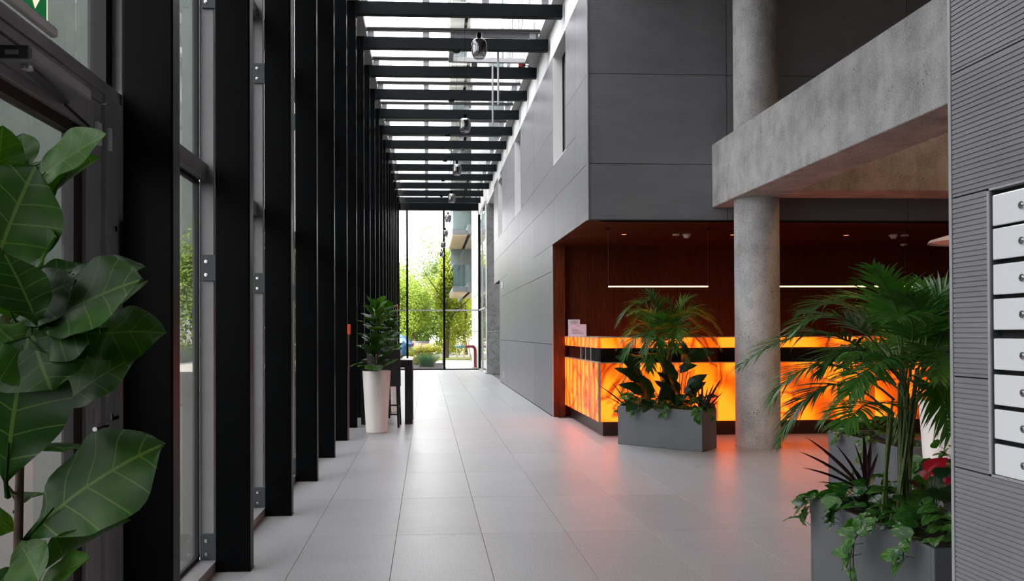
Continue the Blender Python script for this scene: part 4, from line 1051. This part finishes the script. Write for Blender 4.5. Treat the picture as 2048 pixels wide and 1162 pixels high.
LANCE = leaf_mesh('blade', 'cordyline', lance, 1, .085, .35, .5, 0, 9, 1)
def spiky(label, base, tips, Yd, wd=1.):
    base = Vector(base); t = thing('cordyline', label, 'plant', base, 0, 'dark spiky cordylines')
    rnd = random.Random(len(label))
    for q in tips:
        b = at(q[0], q[1], q[2] if len(q) > 2 else Yd)-base; a = b.normalized()*.02
        d = b-a; place(LANCE, 'blade', t, a, d+Vector((0, 0, d.length*.16)), (0, -.5, 1), d.length*1.02, d.length*wd)
    MB().lathe([(0, -.03), (.018, -.03), (.022, .03), (.0, .06)], (0, 0, 0), 10).build('stem', 'cordyline', t)
spiky('dark red spiky cordyline in the nearest planter', at(1728, 985, 3.98),
      [(1622, 872), (1606, 902), (1612, 936), (1640, 965), (1682, 888), (1700, 912), (1725, 890, 3.9), (1736, 866), (1748, 880, 4.1), (1760, 905, 4.0), (1650, 900, 4.1), (1660, 930, 3.8), (1715, 930, 3.8)], 3.98, 1.1)
spiky('dark spiky cordyline at the left end of the planter before the desk', at(1262, 826, 9.75),
      [(1198, 768), (1210, 790), (1226, 762), (1235, 790), (1245, 780), (1255, 768), (1285, 790), (1222, 808)], 9.8, .8)
spiky('dark spiky cordyline at the right end of the planter before the desk', at(1402, 836, 9.08),
      [(1445, 754), (1448, 782), (1440, 800), (1408, 752), (1418, 772), (1398, 768), (1390, 778), (1430, 765), (1380, 790)], 9.1, .8)
PH = [leaf_mesh('philo_leaf_a', 'philo', heart, 1, .72, .6, .1, .02, 8, 4, 0, .3), leaf_mesh('philo_leaf_b', 'philo', ovate, 1, .55, .7, .2, .025, 8, 4, 0, .3)]
base = Vector((3.08, 9.3, .44)); t = thing('philodendron', 'broad leaved dark philodendron in the planter before the desk', 'plant', base)
for (a_, b_, mi, wf_) in [((1368, 715), (1375, 682), 0, 1.2), ((1380, 716), (1432, 700), 0, 1.1), ((1360, 740), (1395, 728), 0, 1.1), ((1375, 775), (1416, 745), 1, 1), ((1370, 790), (1414, 760), 1, 1),
                      ((1360, 790), (1330, 735), 1, 1), ((1350, 800), (1320, 755), 0, 1), ((1345, 805), (1375, 790), 0, 1.2), ((1300, 800), (1290, 740), 1, 1.2), ((1290, 790), (1245, 760), 1, 1.1), ((1280, 740), (1238, 705), 0, 1.2),
                      ((1285, 770), (1240, 725), 1, 1), ((1350, 770), (1330, 700), 1, 1), ((1390, 800), (1390, 770), 0, 1), ((1330, 800), (1345, 760), 0, 1.3), ((1268, 806), (1256, 824), 0, 1.2), ((1296, 802), (1290, 826), 0, 1.2)]:
    a = at(a_[0], a_[1], 9.25)-base; b = at(b_[0], b_[1], 9.1)-base; d = b-a
    place(PH[mi], 'leaf', t, a, d+Vector((0, 0, .04)), (.2, -.7, .7), d.length*.95, d.length*.85*wf_)
    MB().tube([Vector((a.x*.3, a.y*.3, -.03)), Vector((a.x*.6, a.y*.6, a.z*.5)), a], [.006, .005, .004], 6).build('stalk', 'palm_stem', t)
SP = leaf_mesh('spathe', 'spathe', heart, 1, .8, .3, .35, .01, 8, 4, 0, 0)
base = at(1868, 1000, 3.6); t = thing('anthurium', 'red flowered anthurium in the nearest planter, right of the palm', 'plant', base)
for (a_, b_, Y) in [((1858, 945), (1888, 918), 3.55), ((1845, 955), (1862, 940), 3.6), ((1890, 965), (1905, 955), 3.5)]:
    a = at(a_[0], a_[1], Y)-base; b = at(b_[0], b_[1], Y-.02)-base; d = b-a
    o = place(SP, 'flower', t, a, d, (-.3, -.6, .7), d.length*1.2); MB().tube([Vector((0, 0, -.05)), a*.6+Vector((0, 0, .01)), a], .003, 6).build('stalk', 'palm_stem', t)
for (a_, b_, Y) in [((1870, 950), (1902, 934), 3.5), ((1860, 990), (1905, 985), 3.45), ((1880, 1000), (1910, 970), 3.5), ((1850, 985), (1830, 960), 3.5), ((1870, 985), (1880, 950), 3.7)]:
    a = at(a_[0], a_[1], Y)-base; b = at(b_[0], b_[1], Y-.02)-base; d = b-a
    place(PH[0], 'leaf', t, a, d, (-.3, -.4, .9), d.length*1.3); MB().tube([Vector((0, 0, -.05)), a*.6+Vector((0, 0, .01)), a], .003, 6).build('stalk', 'palm_stem', t)
base = at(1278, 818, 9.45); t = thing('bromeliad', 'pink flower spike in the planter before the desk', 'plant', base)
PK = leaf_mesh('bract', 'pink_flower', lance, 1, .3, .5, .4, 0, 6, 2)
MB().tube([(0, 0, -.04), (-.01, 0, .15), (-.02, 0, .32)], [.007, .006, .004], 8).build('stem', 'pink_flower', t)
for i in range(18):
    a = i*2.4; z = .14+i*.012; d = Vector((math.cos(a), math.sin(a), .45))
    place(PK, 'bract', t, (-.01-.0005*i, 0, z), d, (0, 0, 1), .075)

# ================================================================== OUTSIDE
def tree_crown(seed, n, rx, ry, rz_, sz, mat, blobs=9):
    rnd = random.Random(seed); m = MB(); bl = []
    for i in range(blobs):
        a = rnd.uniform(0, 6.28); r = rnd.uniform(.15, .72); z = rnd.uniform(-.7, .75)
        bl.append((Vector((math.cos(a)*r*rx, math.sin(a)*r*ry, z*rz_)), rnd.uniform(.3, .52)))
    for i in range(n):
        c, br = rnd.choice(bl)
        v = Vector((rnd.gauss(0, 1), rnd.gauss(0, 1), rnd.gauss(0, 1))).normalized()*br*rnd.uniform(.55, 1.05)
        p = c+Vector((v.x*rx, v.y*ry, v.z*rz_))
        d = Vector((rnd.uniform(-1, 1), rnd.uniform(-1, 1), rnd.uniform(-.9, .4))).normalized(); nn = (v.normalized()+Vector((0, 0, .7))+Vector((rnd.uniform(-.6, .6), rnd.uniform(-.6, .6), 0))).normalized()
        s_ = d.cross(nn)
        if s_.length < .1: continue
        s_.normalize(); l = sz*rnd.uniform(.6, 1.3); w_ = l*.3
        m.add([p, p+d*l*.5+s_*w_, p+d*l, p+d*l*.5-s_*w_], [(0, 1, 2, 3)], [(.01, .5), (.5, .9), (.99, .5), (.5, .1)])
    return m.mesh('foliage', mat)
CR = {'a': tree_crown(1, 13000, 2.6, 2.6, 3.0, .17, 'tree1', 14), 'b': tree_crown(2, 13000, 2.8, 2.6, 3.4, .17, 'tree2', 14), 'c': tree_crown(3, 5000, .8, .8, 2.5, .16, 'tree3', 10),
      'd': tree_crown(4, 6500, 2.9, 2.9, 4.2, .18, 'tree2', 16), 's': tree_crown(5, 1300, .8, .7, .5, .13, 'tree3', 8), 'h': tree_crown(6, 200, 2.4, 1.2, 1.5, .22, 'tree1', 14)}
def tree(label, x, y, zc, kind, s=1., rz=0., name='tree', cat='tree', group='trees beyond the far glazing'):
    t = thing(name, label, cat, (x, y, -.03), rz, group)
    f = link('foliage', CR[kind], t, (0, 0, zc)); f.scale = (s, s, s); f['kind'] = 'stuff'
    h = zc+1.2*s
    m = MB().tube([(0, 0, 0), (.12, .05, h*.35), (-.05, .1, h*.7), (.05, 0, h)], [.16*s, .12*s, .09*s, .03], 8)
    for i in range(5):
        a = i*1.3+rz; m.tube([(0, .05, zc*.55+.25*i*s), (math.cos(a)*.8*s, math.sin(a)*.8*s, zc*.8+.35*i*s), (math.cos(a)*1.7*s, math.sin(a)*1.7*s, zc+.4*i*s)], [.06*s, .04*s, .015], 6)
    m.build('trunk', 'bark', t)
    return t
tree('bushy yellow green tree behind the parked blue car', -2.8, 48, 2.9, 'a', .95, .4)
tree('dark bushy tree behind the beige wall', .0, 51, 2.4, 'b', .95, 1.2)
tree('tall loose tree rising above the beige wall against the sky', .9, 54, 5.7, 'd', .8, .2)
tree('slender bright yellow tree beside the central black mullion', 1.05, 43, 3.6, 'c', .95, .0)
tree('low bright green tree left of the slender yellow tree', -.7, 44.5, 2.9, 'a', .62, 2.)
tree('bushy tree behind the red pipe and timber stakes', 2.6, 51, 2.8, 'a', .95, 2.6)
tree('dark tree between the yellow tree and the white building', 2.1, 58, 4.4, 'b', 1.0, 3.4)
tree('tall dark tree at the left edge of the far glazing', -3.0, 55, 4.2, 'b', 1.05, .9)
tree('green tree left of the far glazing, half hidden by the fins', -6.2, 46, 3.8, 'a', 1.1, 4.)
tree('dark tree far behind, right of the tall loose tree', 6.0, 62, 4.6, 'b', 1.3, 5.)
tree('dark tree far behind, left of the tall loose tree', -1.8, 62, 2.6, 'b', 1.1, 5.6)
for i, (x, y, k, lb) in enumerate(((-5.2, 21, 'b', 'dark tree outside the glass front halfway along'), (-5.0, 28, 'a', 'green tree outside the far half of the glass front'))):
    tree(lb, x, y, 2.6, k, .7, i*1.1, group='trees outside the left glass front')
t = thing('neighbour_building', 'dark grey green building across the path outside the glass front', 'building', (-14, 33, 0))
MB((-14, 33, 0)).box(-17, -12.2, 15, 43, -.02, 20).build('facade', 'facade', t)
for i in range(8):
    wv = MB((-14, 33, 0)).box(-12.2, -12.17, 18+3.4*i, 20+3.4*i, .9, 2.6).build('window', 'dark_gloss', t)
    MB((-14, 33, 0)).box(-12.18, -12.15, 18.96+3.4*i, 19.04+3.4*i, .9, 2.6).build('window_bar', 'alu_light', wv)
MB((-14, 33, 0)).box(-17, -12.0, 15, 43, 20, 20.2).build('parapet', 'alu', t)
def shrub(label, x, y, z, k, s):
    t = thing('shrub', label, 'shrub', (x, y, -.02), 0, 'shrubs outside the far glazing'); f = link('foliage', CR[k], t, (0, 0, z)); f.scale = (s, s, s); f['kind'] = 'stuff'
    MB().tube([(0, 0, 0), (0, 0, z)], .03, 6).build('stem', 'bark', t)
shrub('yellow flowering shrub left, behind the grass clump', -.42, 34.6, .5, 's', .72)
shrub('yellow flowering shrub right, behind the grass clump', .15, 34.9, .5, 's', .8)
# ornamental grass
rnd = random.Random(5); m = MB()
for i in range(900):
    a = rnd.uniform(0, 6.28); r = rnd.uniform(0, .3); sp = rnd.uniform(.05, .5); l = rnd.uniform(.45, .8)
    p = Vector((r*math.cos(a), r*math.sin(a)*.8, 0)); d = Vector((math.cos(a)*sp, math.sin(a)*sp, 1)).normalized(); wv = d.cross(Vector((math.cos(a), math.sin(a), 0))).normalized()*.008
    vs = []; uv = []
    for j in range(5):
        u = j/4; vs += [p-wv*(1-u*.9), p+wv*(1-u*.9)]; uv += [(u+.01, .2), (u+.01, .8)]; p = p+d*l/4; d = (d+Vector((math.cos(a)*.28, math.sin(a)*.28, -.22*u))).normalized()
    m.add(vs, [(j*2, j*2+1, j*2+3, j*2+2) for j in range(4)], uv)
t = thing('ornamental_grass', 'round clump of green grass just outside the far glazing', 'grass', (-.02, 32.2, -.02))
f = m.build('blades', 'grass', t); f['kind'] = 'stuff'
MB().lathe([(.3, 0), (.2, .06), (0, .08)], (0, 0, 0), 14).build('root_clump', 'soil', t)
# planting bed kerb and lawn strip
tag(MB().box(-1.4, .75, 30.6, 36, -.02, .02).build('planting_bed', 'soil'), 'dark soil bed under the grass clump', 'soil bed', kind='thing')
tag(MB().box(-12, 9, 41, 44.0, -.02, .03).build('lawn', 'lawn'), 'sunlit strip of yellow green lawn beyond the paving', 'lawn', kind='stuff')
# low beige wall
t = thing('garden_wall', 'low beige garden wall behind the blue car', 'wall', (-1.7, 41, 0))
O = (-1.7, 41, 0)
MB(O).box(-3.4, .08, 40.6, 40.8, 0, .92).build('wall_body', 'beige', t); MB(O).box(-3.44, .12, 40.56, 40.84, .92, 1.0).build('coping', 'greysteel', t)
# hatchback, tail towards the hall's middle
t = thing('car', 'dark blue car parked outside, its red tail lamp to the right', 'car', (-2.8, 37.2, 0))
def car_body():
    prof = [(-2.1, .35), (-2.12, .62), (-1.95, .82), (-1.0, .95), (-.35, 1.38), (.3, 1.48), (1.3, 1.44), (1.85, 1.25), (2.1, .95), (2.15, .6), (2.08, .34)]
    n = len(prof); vs = []
    for y, inset in ((-.86, 1.), (-.74, .0), (.74, 0.), (.86, 1.)):
        for x, z in prof:
            if inset: vs.append((x*.985, y, min(z, .93)))
            else: vs.append((x, y*(.86 if z > 1 else 1.12), z))
    fs = []
    for r in range(3):
        for i in range(n-1): fs.append((r*n+i, r*n+i+1, (r+1)*n+i+1, (r+1)*n+i))
        fs.append((r*n+n-1, r*n, (r+1)*n, (r+1)*n+n-1))
    fs += [tuple(range(n))[::-1], tuple(range(3*n, 4*n))]
    return MB().add(vs, fs, None, True)
b = car_body().build('body', 'car_paint', t); bev(b, .03, 3)
for sg in (-1, 1):
    MB().add([(-.85, sg*.80, 1.0), (1.55, sg*.80, 1.0), (1.25, sg*.70, 1.36), (-.3, sg*.70, 1.34)], [(0, 1, 2, 3)]).add([(-.85, sg*.795, 1.0), (1.55, sg*.795, 1.0), (1.25, sg*.695, 1.36), (-.3, sg*.695, 1.34)], [(0, 1, 2, 3)]).build('side_window', 'dark_gloss', t)
    for xx in (-1.35, 1.3):
        wv = MB().tube([(xx, sg*.70, .32), (xx, sg*.88, .32)], .32, 24).build('wheel', 'tyre', t)
        MB().tube([(xx, sg*.88, .32), (xx, sg*.885, .32)], .2, 16).build('hub', 'steel', wv)
    bev(MB().box(1.95, 2.17, sg*.62-.2, sg*.62+.2, .8, .96).build('tail_lamp', 'tail', t), .02)
bev(MB().box(1.9, 2.2, -.8, .8, .34, .55).build('rear_bumper', 'tyre', t), .04)
MB().add([(1.33, -.6, 1.44), (1.33, .6, 1.44), (1.93, .66, 1.2), (1.93, -.66, 1.2)], [(0, 1, 2, 3)]).build('rear_window', 'dark_gloss', t)
# standpipe
t = thing('standpipe', 'dark red standpipe with a green valve outside the far glazing', 'pipe', (1.97, 31.4, 0))
MB().tube([(0, 0, 0), (0, 0, .72), (-.02, 0, .8), (-.08, 0, .86), (-.16, 0, .87), (-.42, 0, .87)], .062, 14).build('pipe', 'pipe_red', t)
MB().tube([(-.42, 0, .87), (-.6, 0, .87)], .07, 14).tube([(-.6, 0, .87), (-.85, 0, .86)], .045, 12).build('valve', 'pipe_green', t)
MB().lathe([(.13, 0), (.13, .02), None, (.13, .02), (0, .02)], (0, 0, 0), 20).build('flange', 'pipe_red', t)
for z in (.25, .5): MB().tube([(0, 0, z), (0, 0, z+.02)], .07, 14).build('collar', 'pipe_red', t)
for i, (x, y, h, lb) in enumerate(((1.55, 40.2, 1.35, 'timber stake left of the standpipe valve'), (2.3, 40.0, 1.5, 'leaning timber stake behind the standpipe'), (1.95, 40.6, 1.1, 'short timber stake between the taller stakes'))):
    t = thing('timber_stake', lb, 'stake', (x, y, -.02)); MB().tube([(0, 0, 0), (-.25 if i == 1 else 0, 0, h)], .035, 8).build('post', 'stake', t)
    MB().box(-.045 - (.24 if i == 1 else 0), .045 - (.24 if i == 1 else 0), -.045, .045, h-.15, h-.09).build('tie', 'rubber', t)
t = thing('barrier_post', 'dark iron gate leaf beside the central mullion outside', 'gate', (.72, 34.0, 0))
for i in range(5): MB().obox((-.02, i*.16, 0), (-.02, i*.16, 1.0), .025, .025).build('bar', 'greysteel', t)
for z in (.12, .95): MB().obox((-.02, -.03, z), (-.02, .67, z), .03, .03).build('rail', 'greysteel', t)

# white apartment building with balconies
t = thing('apartment_building', 'tall white apartment building with balconies beyond the far glazing', 'building', (6, 40, 0))
O = (6, 40, 0)
MB(O).box(2.06, 12, 30.6, 35.3, -.02, 21).build('side_wall', 'render', t)
MB(O).box(3.2, 12, 35.3, 50, -.02, 21).build('rear_wall', 'render', t)
for i in range(1, 12): MB(O).box(2.05, 2.062, 30.6, 35.32, i*1.5-.012, i*1.5+.012).build('facade_joint', 'alu', t)
for i in range(7):
    z = 3.32+2.68*i
    s = MB(O).box(1.22, 3.2, 35.9, 41.8, z, z+.05).build('balcony_soffit', 'beige', t)
    MB(O).box(1.2, 3.2, 35.85, 41.85, z+.05, z+.26).build('balcony_slab', 'greysteel', t)
    MB(O).box(1.9, 2.05, 35.3, 47.5, z+.0, z+.45).build('balcony_beam', 'greysteel', t)
    g = MB(O).box(1.22, 1.235, 35.9, 41.8, z+.3, z+1.3).box(1.24, 2.06, 35.87, 35.885, z+.3, z+1.3).build('balcony_glass', 'rail_glass', t)
    MB(O).box(1.2, 1.25, 35.86, 41.82, z+1.3, z+1.34).build('hand_rail', 'alu_light', g)
    if i > 1: s.data = s.data.copy(); s.data.materials[0] = M['render']
    for xx in (2.5, 4.3, 6.1, 7.9): bx('front_window', (xx, xx+1.5, 30.585, 30.6, z+.3, z+2.3), 'facade_glass', t, 0, O)
    bx('loggia_glass', (1.3, 3.2, 41.75, 41.8, z+.26, z+2.68), 'facade_glass', t, 0, O)
    for yy in (36.6, 39.0, 41.4):
        wv = MB(O).box(3.185, 3.2, yy-.8, yy+.8, z+.3, z+2.4).build('window', 'dark_gloss', t)
        MB(O).box(3.17, 3.2, yy-.05, yy+.05, z+.3, z+2.4).build('window_bar', 'alu_light', wv)
# added storeys beside and above the hall, placed to block the sun
t = thing('sun_block_storeys', 'pale added storeys that keep the sun off the glass roof', 'building', (6, 10, 7.5))
MB((6, 10, 7.5)).box(3.0, 14, 9, 29.5, 7.5, 16).box(-1.6, 14, -4, 4, 7.5, 31).build('sun_block_wall', 'render', t)
for i in range(3):
    z = 8.3+2.7*i
    for j in range(7):
        y = 10.2+2.7*j
        wv = MB((6, 10, 7.5)).box(2.98, 3.0, y, y+1.7, z, z+1.7).build('window', 'dark_gloss', t)
        MB((6, 10, 7.5)).box(2.965, 2.985, y+.8, y+.88, z, z+1.7).build('window_bar', 'alu_light', wv)
